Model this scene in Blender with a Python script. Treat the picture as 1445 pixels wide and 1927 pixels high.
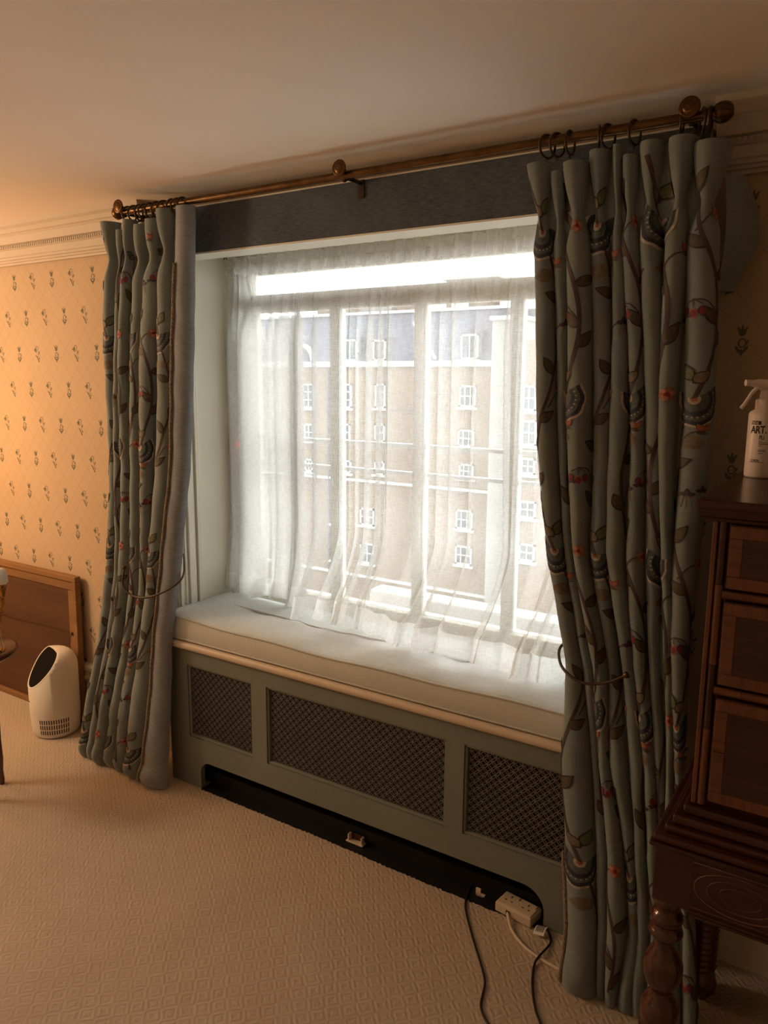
import bpy, bmesh, math, random
import numpy as np
from mathutils import Vector, Matrix

# ------------------------------------------------------------------ clear
for o in list(bpy.data.objects):
    bpy.data.objects.remove(o, do_unlink=True)
scene = bpy.context.scene
COL = scene.collection
rnd = random.Random(7)
PI = math.pi

# ------------------------------------------------------------------ camera
CAM = Vector((1.4966, -2.1916, 1.705))
yaw, pitch, roll = -0.57237, -0.17129, 0.00698
fw = Vector((math.sin(yaw)*math.cos(pitch), math.cos(yaw)*math.cos(pitch), math.sin(pitch)))
rt = Vector((math.cos(yaw), -math.sin(yaw), 0))
up = rt.cross(fw)
r_ = rt*math.cos(roll) + up*math.sin(roll)
u_ = up*math.cos(roll) - rt*math.sin(roll)
cd = bpy.data.cameras.new('camera')
cam = bpy.data.objects.new('camera', cd)
COL.objects.link(cam)
cd.sensor_fit = 'VERTICAL'
cd.sensor_height = 36.0
cd.lens = 1447.0/1927.0*36.0
cd.clip_start = 0.02
cd.clip_end = 400
cam.matrix_world = Matrix(((r_.x, u_.x, -fw.x, CAM.x), (r_.y, u_.y, -fw.y, CAM.y),
                           (r_.z, u_.z, -fw.z, CAM.z), (0, 0, 0, 1)))
scene.camera = cam

# ------------------------------------------------------------------ sky, lamps, exposure
W = bpy.data.worlds.new('overcast_sky')
scene.world = W
W.use_nodes = True
bg = W.node_tree.nodes['Background']
bg.inputs[0].default_value = (0.97, 0.985, 1.0, 1)
bg.inputs[1].default_value = 4.6

def lamp(name, loc, power, color, radius):
    l = bpy.data.lights.new(name, 'POINT')
    l.energy = power
    l.color = color
    l.shadow_soft_size = radius
    o = bpy.data.objects.new(name, l)
    COL.objects.link(o)
    o.location = loc
    return o
# table lamp by the wall left of the frame, and a standing lamp further back in the room
lamp('table_lamp_light', (-2.55, -0.62, 1.45), 11, (1.0, 0.42, 0.10), 0.10)
lamp('standing_lamp_light', (-2.72, -1.45, 1.92), 42, (1.0, 0.75, 0.50), 0.18)

vs = scene.view_settings
vs.view_transform = 'Standard'
vs.look = 'None'
vs.exposure = 0.62
vs.gamma = 1.0
vs.use_curve_mapping = False

# ------------------------------------------------------------------ materials
class NT:
    def __init__(s, name):
        s.m = bpy.data.materials.new(name)
        s.m.use_nodes = True
        s.t = s.m.node_tree
        s.b = s.t.nodes['Principled BSDF']
        s.out = s.t.nodes['Material Output']
    def n(s, typ, **kw):
        nd = s.t.nodes.new(typ)
        for k, v in kw.items():
            setattr(nd, k, v)
        return nd
    def link(s, a, b):
        s.t.links.new(a, b)
    def put(s, sock, v):
        if hasattr(v, 'is_linked') or isinstance(v, bpy.types.NodeSocket):
            s.link(v, sock)
        else:
            sock.default_value = v
    def ma(s, op, a, b=0.0, c=None):
        nd = s.n('ShaderNodeMath', operation=op)
        s.put(nd.inputs[0], a)
        s.put(nd.inputs[1], b)
        if c is not None:
            s.put(nd.inputs[2], c)
        return nd.outputs[0]
    def coord(s, kind='Object'):
        return s.n('ShaderNodeTexCoord').outputs[kind]
    def mapping(s, v, loc=(0, 0, 0), rot=(0, 0, 0), sc=(1, 1, 1)):
        nd = s.n('ShaderNodeMapping')
        s.link(v, nd.inputs[0])
        nd.inputs[1].default_value = loc
        nd.inputs[2].default_value = rot
        nd.inputs[3].default_value = sc
        return nd.outputs[0]
    def noise(s, v, scale, detail=3.0, rough=0.5):
        nd = s.n('ShaderNodeTexNoise')
        s.link(v, nd.inputs['Vector'])
        nd.inputs['Scale'].default_value = scale
        nd.inputs['Detail'].default_value = detail
        nd.inputs['Roughness'].default_value = rough
        return nd.outputs['Fac']
    def mix(s, fac, a, b):
        nd = s.n('ShaderNodeMix', data_type='RGBA')
        s.put(nd.inputs['Factor'], fac)
        for k, v in (('A', a), ('B', b)):
            sock = [i for i in nd.inputs if i.name == k and i.type == 'RGBA'][0]
            s.put(sock, v if not isinstance(v, tuple) else (v + (1,))[:4])
        return [o for o in nd.outputs if o.type == 'RGBA'][0]
    def ramp(s, fac, lo, hi):
        nd = s.n('ShaderNodeMapRange')
        s.put(nd.inputs['Value'], fac)
        nd.inputs['From Min'].default_value = lo
        nd.inputs['From Max'].default_value = hi
        return nd.outputs['Result']
    def bump(s, h, strength=0.3, dist=0.002):
        nd = s.n('ShaderNodeBump')
        s.link(h, nd.inputs['Height'])
        nd.inputs['Strength'].default_value = strength
        nd.inputs['Distance'].default_value = dist
        s.link(nd.outputs[0], s.b.inputs['Normal'])
    def color(s, v):
        s.put(s.b.inputs['Base Color'], v if not isinstance(v, tuple) else (v + (1,))[:4])

def plain(name, col, rough=0.6, metal=0.0, var=0.12, vscale=8.0, bump=0.0, bscale=60.0, spec=0.4, stretch=(1, 1, 1), sheen=0.0):
    m = NT(name)
    m.b.inputs['Roughness'].default_value = rough
    m.b.inputs['Metallic'].default_value = metal
    m.b.inputs['Specular IOR Level'].default_value = spec
    if sheen:
        m.b.inputs['Sheen Weight'].default_value = sheen
    c = m.mapping(m.coord(), sc=stretch)
    f = m.noise(c, vscale, 4)
    d = tuple(max(0, x*(1-var)) for x in col)
    l = tuple(min(1, x*(1+var)) for x in col)
    m.color(m.mix(m.ramp(f, 0.3, 0.7), d, l))
    if bump:
        m.bump(m.noise(c, bscale, 3), bump, 0.003)
    return m.m

def wood(name, dark, light, scale=1.0, rough=0.3, axis='X', spec=0.5):
    m = NT(name)
    st = {'X': (1.2, 14, 14), 'Y': (14, 1.2, 14), 'Z': (14, 14, 1.2)}[axis]
    c = m.mapping(m.coord(), sc=tuple(k*scale for k in st))
    f = m.noise(c, 2.2, 6, 0.62)
    m.color(m.mix(m.ramp(f, 0.3, 0.72), dark, light))
    m.b.inputs['Roughness'].default_value = rough
    m.b.inputs['Specular IOR Level'].default_value = spec
    m.bump(f, 0.08, 0.001)
    return m.m

MT = {}
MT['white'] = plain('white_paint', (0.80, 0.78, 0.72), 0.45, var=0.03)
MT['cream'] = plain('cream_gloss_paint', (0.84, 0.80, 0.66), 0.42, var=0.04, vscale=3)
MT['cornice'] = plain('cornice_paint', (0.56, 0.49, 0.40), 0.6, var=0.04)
MT['ceiling'] = plain('ceiling_paint', (0.90, 0.84, 0.78), 0.9, var=0.03, vscale=1.5, bump=0.03, bscale=40)
MT['roomwall'] = plain('plain_room_wall', (0.66, 0.56, 0.45), 0.9, var=0.05)
MT['sage'] = plain('sage_green_paint', (0.19, 0.21, 0.185), 0.5, var=0.06, vscale=4)
MT['grille'] = plain('grille_metal', (0.19, 0.185, 0.19), 0.45, metal=0.2, var=0.15, vscale=30)
MT['black'] = plain('black_paint_void_shade', (0.006, 0.007, 0.009), 0.55, var=0.3, vscale=12, bump=0.2, bscale=60)  # black paint; also the shade inside the seat cover
MT['brass'] = plain('aged_brass', (0.13, 0.070, 0.030), 0.34, metal=1.0, var=0.3, vscale=25)
MT['bronze'] = plain('dark_bronze', (0.085, 0.06, 0.042), 0.38, metal=0.8, var=0.25, vscale=30)
MT['gilt'] = plain('gilt_metal', (0.50, 0.27, 0.07), 0.28, metal=1.0, var=0.35, vscale=40)
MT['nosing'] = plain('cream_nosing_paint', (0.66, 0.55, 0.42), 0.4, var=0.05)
MT['purifier'] = plain('matte_white_plastic', (0.74, 0.70, 0.63), 0.45, var=0.02)
MT['darkplastic'] = plain('black_gloss_plastic', (0.006, 0.0055, 0.0055), 0.55, var=0.1, spec=0.06)
MT['slot'] = plain('slot_shadow_plastic', (0.05, 0.035, 0.028), 0.7, var=0.1)
MT['plug'] = plain('ivory_plastic', (0.62, 0.52, 0.40), 0.4, var=0.04)
MT['cord_white'] = plain('white_cable_pvc', (0.60, 0.50, 0.39), 0.45, var=0.05)
MT['cord_black'] = plain('black_cable_rubber', (0.012, 0.012, 0.012), 0.5, var=0.1)
MT['paper'] = plain('label_paper', (0.72, 0.68, 0.60), 0.7, var=0.04)
MT['ink'] = plain('black_ink', (0.015, 0.014, 0.016), 0.6, var=0.05)
MT['bottle'] = plain('white_bottle_plastic', (0.78, 0.70, 0.66), 0.32, var=0.02)
MT['mahogany'] = wood('dark_mahogany', (0.022, 0.006, 0.005), (0.075, 0.018, 0.012), 1.0, 0.22)
MT['mahogany_z'] = wood('turned_mahogany', (0.030, 0.007, 0.004), (0.10, 0.026, 0.012), 1.0, 0.13, 'Z', 0.7)
MT['burl'] = wood('burr_walnut', (0.020, 0.007, 0.004), (0.070, 0.026, 0.014), 1.8, 0.28, 'X')
MT['band'] = wood('crossband_walnut', (0.085, 0.030, 0.014), (0.19, 0.072, 0.030), 2.2, 0.3, 'Z')
MT['band_x'] = wood('crossband_walnut_side', (0.085, 0.030, 0.014), (0.19, 0.072, 0.030), 2.2, 0.3, 'X')
MT['board'] = wood('brown_backing_board', (0.070, 0.028, 0.010), (0.115, 0.048, 0.018), 0.4, 0.75, 'X')
MT['stretcher'] = wood('pine_stretcher', (0.19, 0.095, 0.034), (0.30, 0.155, 0.06), 0.6, 0.6, 'X')

def fabric(name, col, var=0.12, sheen=0.25, rough=0.75, weave=900.0):
    m = NT(name)
    c = m.coord()
    a = m.noise(m.mapping(c, sc=(40, 40, 260)), 1.0, 3)
    b = m.noise(c, 5, 3)
    f = m.ma('ADD', m.ma('MULTIPLY', a, 0.6), m.ma('MULTIPLY', b, 0.4))
    d = tuple(x*(1-var) for x in col)
    l = tuple(min(1, x*(1+var)) for x in col)
    m.color(m.mix(m.ramp(f, 0.35, 0.65), d, l))
    m.b.inputs['Roughness'].default_value = rough
    m.b.inputs['Specular IOR Level'].default_value = 0.25
    m.b.inputs['Sheen Weight'].default_value = sheen
    m.bump(a, 0.12, 0.002)
    return m.m
MT['drape'] = fabric('duck_egg_drape_fabric', (0.185, 0.225, 0.225), 0.10)
MT['facing'] = fabric('grey_blue_velvet_facing', (0.225, 0.25, 0.275), 0.2, 0.5, 0.6)
MT['pelmet'] = fabric('charcoal_blue_velvet', (0.085, 0.105, 0.13), 0.42, 0.3, 0.8)
MT['cushion'] = fabric('pale_sage_velvet', (0.60, 0.62, 0.575), 0.07, 0.35, 0.7)
MT['piping'] = fabric('cushion_piping', (0.55, 0.55, 0.50), 0.05, 0.2)
MT['rope'] = plain('twisted_gold_grey_rope', (0.24, 0.19, 0.13), 0.7, var=0.35, vscale=160)
for nm, c in dict(vine=(0.060, 0.042, 0.040), leaf=(0.075, 0.065, 0.045), leafedge=(0.035, 0.028, 0.028), navy=(0.022, 0.030, 0.055),
                  pearl=(0.40, 0.36, 0.31), teal=(0.085, 0.11, 0.11), orange=(0.30, 0.11, 0.06), crimson=(0.20, 0.022, 0.035),
                  plum=(0.055, 0.025, 0.060), rose=(0.42, 0.18, 0.15), tan=(0.15, 0.125, 0.090), green=(0.11, 0.13, 0.065)).items():
    MT['th_'+nm] = plain('embroidery_'+nm, c, 0.6, var=0.25, vscale=120, bump=0.2, bscale=400)

# sheer voile: open weave, so part of every ray passes and part is scattered
def sheer(name, open_, warm=(0.90, 0.89, 0.86)):
    m = NT(name)
    m.t.nodes.remove(m.b)
    c = m.coord()
    a = m.noise(m.mapping(c, sc=(40, 40, 900)), 1.0, 2)
    b = m.noise(m.mapping(c, sc=(900, 40, 40)), 1.0, 2)
    f = m.ma('MULTIPLY', m.ma('SUBTRACT', m.ma('ADD', a, b), 1.0), 0.5)
    tr = m.n('ShaderNodeBsdfTransparent')
    tr.inputs[0].default_value = (1, 1, 1, 1)
    tl = m.n('ShaderNodeBsdfTranslucent')
    tl.inputs[0].default_value = warm + (1,)
    df = m.n('ShaderNodeBsdfDiffuse')
    df.inputs[0].default_value = warm + (1,)
    m1 = m.n('ShaderNodeMixShader')
    m1.inputs[0].default_value = 0.34
    m.link(tl.outputs[0], m1.inputs[1])
    m.link(df.outputs[0], m1.inputs[2])
    m2 = m.n('ShaderNodeMixShader')
    cl = m.n('ShaderNodeClamp')
    m.link(m.ma('SUBTRACT', 1.0-open_, f), cl.inputs[0])
    m.link(cl.outputs[0], m2.inputs[0])
    m.link(tr.outputs[0], m2.inputs[1])
    m.link(m1.outputs[0], m2.inputs[2])
    m.link(m2.outputs[0], m.out.inputs[0])
    return m.m
MT['sheer'] = sheer('white_voile', 0.48, (0.86, 0.85, 0.82))
MT['hem'] = sheer('white_voile_hem', 0.32)
MT['heading'] = sheer('white_voile_heading', 0.25)

def glass(name):
    m = NT(name)
    m.t.nodes.remove(m.b)
    tr = m.n('ShaderNodeBsdfTransparent')
    tr.inputs[0].default_value = (0.97, 0.985, 0.98, 1)
    gl = m.n('ShaderNodeBsdfGlossy')
    gl.inputs['Roughness'].default_value = 0.02
    fr = m.n('ShaderNodeFresnel')
    fr.inputs[0].default_value = 1.45
    mx = m.n('ShaderNodeMixShader')
    m.link(fr.outputs[0], mx.inputs[0])
    m.link(tr.outputs[0], mx.inputs[1])
    m.link(gl.outputs[0], mx.inputs[2])
    m.link(mx.outputs[0], m.out.inputs[0])
    return m.m
MT['glass'] = glass('window_glass')

def glow(name, col, st):
    m = NT(name)
    m.b.inputs['Base Color'].default_value = col + (1,)
    m.b.inputs['Emission Color'].default_value = col + (1,)
    m.b.inputs['Emission Strength'].default_value = st
    return m.m
MT['led'] = glow('red_indicator_led', (1.0, 0.03, 0.03), 6.0)

# patterned carpet: small concentric diamonds in low relief
def carpet():
    m = NT('beige_relief_carpet')
    c = m.mapping(m.coord(), rot=(0, 0, 0.0), sc=(1/0.062, 1/0.062, 1))
    sx = m.n('ShaderNodeSeparateXYZ')
    wob = m.n('ShaderNodeVectorMath', operation='ADD')
    nz = m.n('ShaderNodeTexNoise')
    m.link(c, nz.inputs['Vector'])
    nz.inputs['Scale'].default_value = 2.5
    sc = m.n('ShaderNodeVectorMath', operation='SCALE')
    m.link(nz.outputs['Color'], sc.inputs[0])
    sc.inputs['Scale'].default_value = 0.18
    m.link(c, wob.inputs[0])
    m.link(sc.outputs[0], wob.inputs[1])
    m.link(wob.outputs[0], sx.inputs[0])
    ax = m.ma('ABSOLUTE', m.ma('SUBTRACT', m.ma('FRACT', sx.outputs[0]), 0.5))
    ay = m.ma('ABSOLUTE', m.ma('SUBTRACT', m.ma('FRACT', sx.outputs[1]), 0.5))
    d = m.ma('ADD', ax, ay)
    wv = m.ma('SINE', m.ma('MULTIPLY', d, 6.2832*3.0))
    w01 = m.ramp(wv, -1, 1)
    co = m.coord()
    pile = m.noise(co, 420, 2)
    big = m.noise(co, 2.0, 3)
    base = m.mix(m.ramp(big, 0.3, 0.7), (0.46, 0.375, 0.295), (0.52, 0.43, 0.335))
    c2 = m.mix(m.ma('MULTIPLY', m.ma('SUBTRACT', 1.0, w01), 0.13), base, (0.30, 0.23, 0.17))
    c3 = m.mix(m.ma('MULTIPLY', m.ramp(pile, 0.35, 0.7), 0.18), c2, (0.60, 0.50, 0.39))
    m.color(c3)
    m.b.inputs['Roughness'].default_value = 0.95
    m.b.inputs['Specular IOR Level'].default_value = 0.1
    m.bump(m.ma('ADD', w01, m.ma('MULTIPLY', pile, 0.7)), 0.40, 0.004)
    return m.m
MT['carpet'] = carpet()

# wallpaper: fine diamond trellis with two printed sprigs in alternating rows
def wallpaper():
    m = NT('sprig_trellis_wallpaper')
    PX, PZ, SH = 0.2985, 0.1702, 0.0776
    co = m.coord()
    sx = m.n('ShaderNodeSeparateXYZ')
    m.link(co, sx.inputs[0])
    X, Z = sx.outputs[0], sx.outputs[2]
    u = m.ma('DIVIDE', X, 0.0746)
    v = m.ma('DIVIDE', Z, 0.0851)
    def line(e):
        fr = m.ma('ABSOLUTE', m.ma('SUBTRACT', m.ma('FRACT', e), 0.5))
        return m.ma('GREATER_THAN', fr, 0.486)
    lat = m.ma('MAXIMUM', line(m.ma('ADD', u, v)), line(m.ma('SUBTRACT', u, v)))
    zz = m.ma('DIVIDE', m.ma('SUBTRACT', Z, 2.152-PZ/2), PZ)
    row = m.ma('FLOOR', zz)
    par = m.ma('ABSOLUTE', m.ma('MODULO', row, 2.0))
    lz = m.ma('MULTIPLY', m.ma('SUBTRACT', m.ma('FRACT', zz), 0.5), PZ)
    xs = m.ma('SUBTRACT', m.ma('ADD', X, 2.125), m.ma('MULTIPLY', par, SH))
    def cell(off):
        q = m.ma('DIVIDE', m.ma('SUBTRACT', xs, off), PX)
        q = m.ma('FRACT', m.ma('ADD', q, 0.5))
        lx = m.ma('MULTIPLY', m.ma('SUBTRACT', q, 0.5), PX)
        cb = m.n('ShaderNodeCombineXYZ')
        m.link(lx, cb.inputs[0])
        m.link(lz, cb.inputs[1])
        return cb.outputs[0], lx
    acc = None
    def add(x):
        nonlocal acc
        acc = x if acc is None else m.ma('MAXIMUM', acc, x)
    def ell(p, cx, cy, a, b, ang):
        mp = m.n('ShaderNodeMapping', vector_type='TEXTURE')
        m.link(p, mp.inputs[0])
        mp.inputs[1].default_value = (cx*.001, cy*.001, 0)
        mp.inputs[2].default_value = (0, 0, math.radians(ang))
        mp.inputs[3].default_value = (a*.001, b*.001, 1)
        ln = m.n('ShaderNodeVectorMath', operation='LENGTH')
        m.link(mp.outputs[0], ln.inputs[0])
        return ln.outputs['Value']
    def blob(p, *a):
        add(m.ma('LESS_THAN', ell(p, *a), 1.0))
    def ring(p, cx, cy, a, b, ang, w):
        e = ell(p, cx, cy, a, b, ang)
        return m.ma('LESS_THAN', m.ma('ABSOLUTE', m.ma('SUBTRACT', e, 1.0)), w)
    A, ax_ = cell(0.0)
    # upright tulip over a pair of curled leaves
    for e in ((0, 22, 9, 10, 0), (-8, 29, 3, 9, 28), (8, 29, 3, 9, -28), (0, 34, 2.6, 8, 0), (-9, -23, 4.2, 12, 35), (9, -23, 4.2, 12, -35),
              (0, -31, 3.5, 9, 0), (13, -4, 2.6, 7, -20), (-7, -8, 2.6, 6, 10)):
        blob(A, *e)
    add(ring(A, 1, -6, 9, 11, 0, 0.2))
    B, bx_ = cell(0.1492)
    # drooping bellflower on a hooked stem with small leaves
    for e in ((-13, 22, 8, 8, 20), (-16, 14, 3, 6, -20), (-9, 13, 3, 6, 15), (-21, 19, 3.2, 7, 60), (14, 6, 3.4, 8, -30), (-8, -10, 3.4, 8, 40),
              (-3, -15, 3, 6, -15), (8, -33, 4.5, 5.5, 0), (13, -21, 3, 7, -30), (0, -23, 3, 5, 20)):
        blob(B, *e)
    hook = ring(B, -3, 26, 10, 11, 0, 0.15)
    add(m.ma('MULTIPLY', hook, m.ma('GREATER_THAN', lz, 0.022)))
    blob(B, 6, 6, 1.5, 22, 6)
    blob(B, 4, -22, 1.5, 12, -8)
    co2 = m.noise(co, 3, 3)
    base = m.mix(m.ramp(co2, 0.3, 0.7), (0.50, 0.38, 0.255), (0.545, 0.415, 0.28))
    c1 = m.mix(m.ma('MULTIPLY', lat, 0.42), base, (0.27, 0.16, 0.10))
    c2 = m.mix(m.ma('MULTIPLY', acc, 0.88), c1, (0.10, 0.115, 0.09))
    m.color(c2)
    m.b.inputs['Roughness'].default_value = 0.8
    m.b.inputs['Specular IOR Level'].default_value = 0.2
    return m.m
MT['wallpaper'] = wallpaper()

# outdoors
def brick():
    m = NT('london_stock_brick')
    c = m.mapping(m.coord(), rot=(math.radians(90), 0, 0))
    b = m.n('ShaderNodeTexBrick')
    m.link(c, b.inputs[0])
    b.inputs['Color1'].default_value = (0.18, 0.125, 0.082, 1)
    b.inputs['Color2'].default_value = (0.14, 0.10, 0.066, 1)
    b.inputs['Mortar'].default_value = (0.21, 0.18, 0.145, 1)
    b.inputs['Scale'].default_value = 1.0
    b.inputs['Brick Width'].default_value = 0.45
    b.inputs['Row Height'].default_value = 0.15
    b.inputs['Mortar Size'].default_value = 0.015
    f = m.noise(m.coord(), 0.35, 4)
    m.color(m.mix(m.ma('MULTIPLY', m.ramp(f, 0.35, 0.7), 0.4), b.outputs[0], (0.11, 0.08, 0.056)))
    m.b.inputs['Roughness'].default_value = 0.9
    return m.m
MT['brick'] = brick()
MT['slate'] = plain('slate_mansard', (0.072, 0.074, 0.096), 0.7, var=0.2, vscale=1.5)
MT['stone'] = plain('white_stone', (0.42, 0.42, 0.41), 0.8, var=0.06)
MT['outglass'] = plain('far_window_glass', (0.07, 0.078, 0.085), 0.15, var=0.3, vscale=0.8)
MT['render'] = plain('pale_rendered_wall', (0.25, 0.24, 0.22), 0.9, var=0.08, vscale=0.6)
MT['lead'] = plain('lead_flat_roof', (0.42, 0.45, 0.49), 0.5, var=0.12, vscale=3)
MT['asphalt'] = plain('street_asphalt', (0.32, 0.32, 0.33), 0.9, var=0.1, vscale=0.4)
MT['car_silver'] = plain('silver_car_paint', (0.55, 0.58, 0.62), 0.3, metal=0.4, var=0.04)
MT['car_red'] = plain('red_car_paint', (0.35, 0.06, 0.05), 0.3, var=0.04)
MT['car_blue'] = plain('blue_car_paint', (0.08, 0.12, 0.22), 0.3, var=0.04)
MT['tyre'] = plain('tyre_rubber', (0.02, 0.02, 0.02), 0.8, var=0.1)

# ------------------------------------------------------------------ mesh helpers
class MB:
    def __init__(s):
        s.v = []; s.f = []; s.mi = []; s.sm = []
    def add(s, vs, fs, mi=0, smooth=False):
        o = len(s.v)
        s.v += [tuple(map(float, p)) for p in vs]
        for f in fs:
            s.f.append(tuple(i+o for i in f)); s.mi.append(mi); s.sm.append(smooth)
        return s
    def box(s, x0, y0, z0, x1, y1, z1, mi=0):
        vs = [(x0,y0,z0),(x1,y0,z0),(x1,y1,z0),(x0,y1,z0),(x0,y0,z1),(x1,y0,z1),(x1,y1,z1),(x0,y1,z1)]
        return s.add(vs, [(0,3,2,1),(4,5,6,7),(0,1,5,4),(1,2,6,5),(2,3,7,6),(3,0,4,7)], mi)
    def bbox(s, x0, y0, z0, x1, y1, z1, b=0.004, mi=0, seg=2):
        bm = bmesh.new()
        bmesh.ops.create_cube(bm, size=1)
        bmesh.ops.scale(bm, vec=(x1-x0, y1-y0, z1-z0), verts=bm.verts)
        bmesh.ops.translate(bm, vec=((x0+x1)/2, (y0+y1)/2, (z0+z1)/2), verts=bm.verts)
        bmesh.ops.bevel(bm, geom=list(bm.edges), offset=b, segments=seg, affect='EDGES', profile=0.5)
        return s.bm(bm, mi, False)
    def bm(s, bm, mi=0, smooth=False):
        bm.verts.index_update()
        s.add([v.co for v in bm.verts], [[v.index for v in f.verts] for f in bm.faces], mi, smooth)
        bm.free()
        return s
    def grid(s, P, mi=0, smooth=True, closed=False, flip=False):
        n = len(P); m = len(P[0]); fs = []
        for i in range(n-1):
            for j in range(m if closed else m-1):
                k = (j+1) % m
                q = (i*m+j, i*m+k, (i+1)*m+k, (i+1)*m+j)
                fs.append(q[::-1] if flip else q)
        return s.add([p for r in P for p in r], fs, mi, smooth)
    def tube(s, path, r, n=8, mi=0, caps=True, closed=False):
        pts = [Vector(p) for p in path]
        N = len(pts)
        rr = r if hasattr(r, '__len__') else [r]*N
        rings = []; prev = None
        for i, p in enumerate(pts):
            if closed: t = pts[(i+1) % N] - pts[i-1]
            else: t = pts[min(i+1, N-1)] - pts[max(i-1, 0)]
            t.normalize()
            if prev is None:
                a = Vector((0, 0, 1)) if abs(t.z) < 0.9 else Vector((1, 0, 0))
                nrm = t.cross(a).normalized()
            else:
                nrm = (prev - t*prev.dot(t)).normalized()
            prev = nrm
            b = t.cross(nrm)
            rings.append([p + (nrm*math.cos(2*PI*k/n) + b*math.sin(2*PI*k/n))*rr[i] for k in range(n)])
        if closed: rings.append(rings[0])
        s.grid(rings, mi, True, closed=True)
        if caps and not closed:
            s.add(rings[0], [tuple(range(n))], mi); s.add(rings[-1], [tuple(range(n))[::-1]], mi)
        return s
    def lathe(s, prof, c=(0, 0, 0), n=24, mi=0, axis=(0, 0, 1)):
        q = Vector((0, 0, 1)).rotation_difference(Vector(axis).normalized())
        c = Vector(c)
        P = [[c + q @ Vector((r*math.cos(2*PI*k/n), r*math.sin(2*PI*k/n), h)) for k in range(n)] for r, h in prof]
        return s.grid(P, mi, True, closed=True)
    def extrude_x(s, prof, x0, x1, mi=0, smooth=False):
        n = len(prof)
        vs = [(x0, y, z) for y, z in prof] + [(x1, y, z) for y, z in prof]
        fs = [(i, (i+1) % n, n+(i+1) % n, n+i) for i in range(n)]
        fs += [tuple(range(n))[::-1], tuple(range(n, 2*n))]
        return s.add(vs, fs, mi, smooth)
    def build(s, name, mats, parent=None, fixn=False):
        me = bpy.data.meshes.new(name)
        me.from_pydata(s.v, [], s.f)
        if not isinstance(mats, (list, tuple)): mats = [mats]
        for m in mats: me.materials.append(MT[m])
        me.polygons.foreach_set('material_index', s.mi)
        me.polygons.foreach_set('use_smooth', s.sm)
        if fixn:
            bm = bmesh.new(); bm.from_mesh(me)
            bmesh.ops.remove_doubles(bm, verts=bm.verts, dist=1e-5)
            bmesh.ops.recalc_face_normals(bm, faces=bm.faces)
            bm.to_mesh(me); bm.free()
        me.update()
        o = bpy.data.objects.new(name, me)
        COL.objects.link(o)
        if parent is not None:
            o.parent = parent
            o.matrix_parent_inverse = parent.matrix_world.inverted() if parent.type != 'EMPTY' else Matrix.Translation(-parent.location)
        return o

def tag(o, label, cat, group=None):
    o['label'] = label; o['category'] = cat
    if group: o['group'] = group
    return o
def struct(o, label=None, cat=None):
    o['kind'] = 'structure'
    if label: o['label'] = label
    if cat: o['category'] = cat
    return o
def stuff(o):
    o['kind'] = 'stuff'; return o
def thing(name, loc, label, cat, group=None):
    o = bpy.data.objects.new(name, None)
    COL.objects.link(o)
    o.location = loc
    o.empty_display_size = 0.1
    return tag(o, label, cat, group)
def copy_tree(o, delta, parent=None):
    c = o.copy(); COL.objects.link(c)
    if parent is None:
        c.location = Vector(o.location) + Vector(delta)
    else:
        c.parent = parent
    for ch in [x for x in bpy.data.objects if x.parent == o]:
        copy_tree(ch, (0, 0, 0), c)
    return c
def flat_panel(outer, holes, y0, y1):
    """x-z outline with holes, extruded from y0 to y1 (2D filled curve turned into mesh)"""
    cu = bpy.data.curves.new('tmp', 'CURVE'); cu.dimensions = '2D'; cu.fill_mode = 'BOTH'; cu.extrude = (y1-y0)/2
    for lp in [outer] + holes:
        sp = cu.splines.new('POLY'); sp.points.add(len(lp)-1)
        for p, q in zip(sp.points, lp): p.co = (q[0], q[1], 0, 1)
        sp.use_cyclic_u = True
    ob = bpy.data.objects.new('tmp', cu); COL.objects.link(ob)
    me = bpy.data.meshes.new_from_object(ob.evaluated_get(bpy.context.evaluated_depsgraph_get()))
    mb = MB()
    mb.add([(v.co.x, (y0+y1)/2 - v.co.z, v.co.y) for v in me.vertices], [list(p.vertices) for p in me.polygons])
    bpy.data.objects.remove(ob); bpy.data.curves.remove(cu); bpy.data.meshes.remove(me)
    return mb
def rrect(x0, z0, x1, z1, r=0.0, n=6):
    if r <= 0: return [(x0, z0), (x1, z0), (x1, z1), (x0, z1)]
    pts = []
    for cx, cz, a0 in ((x1-r, z0+r, -90), (x1-r, z1-r, 0), (x0+r, z1-r, 90), (x0+r, z0+r, 180)):
        for k in range(n+1):
            a = math.radians(a0 + 90*k/n); pts.append((cx+r*math.cos(a), cz+r*math.sin(a)))
    return pts
def smooth_path(pts, n=8):
    pts = [Vector(p) for p in pts]; out = []
    for i in range(len(pts)-1):
        p0 = pts[max(i-1, 0)]; p1 = pts[i]; p2 = pts[i+1]; p3 = pts[min(i+2, len(pts)-1)]
        for k in range(n):
            t = k/n
            out.append(0.5*((2*p1)+(p2-p0)*t+(2*p0-5*p1+4*p2-p3)*t*t+(3*p1-p0-3*p2+p3)*t**3))
    out.append(pts[-1]); return out

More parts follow.
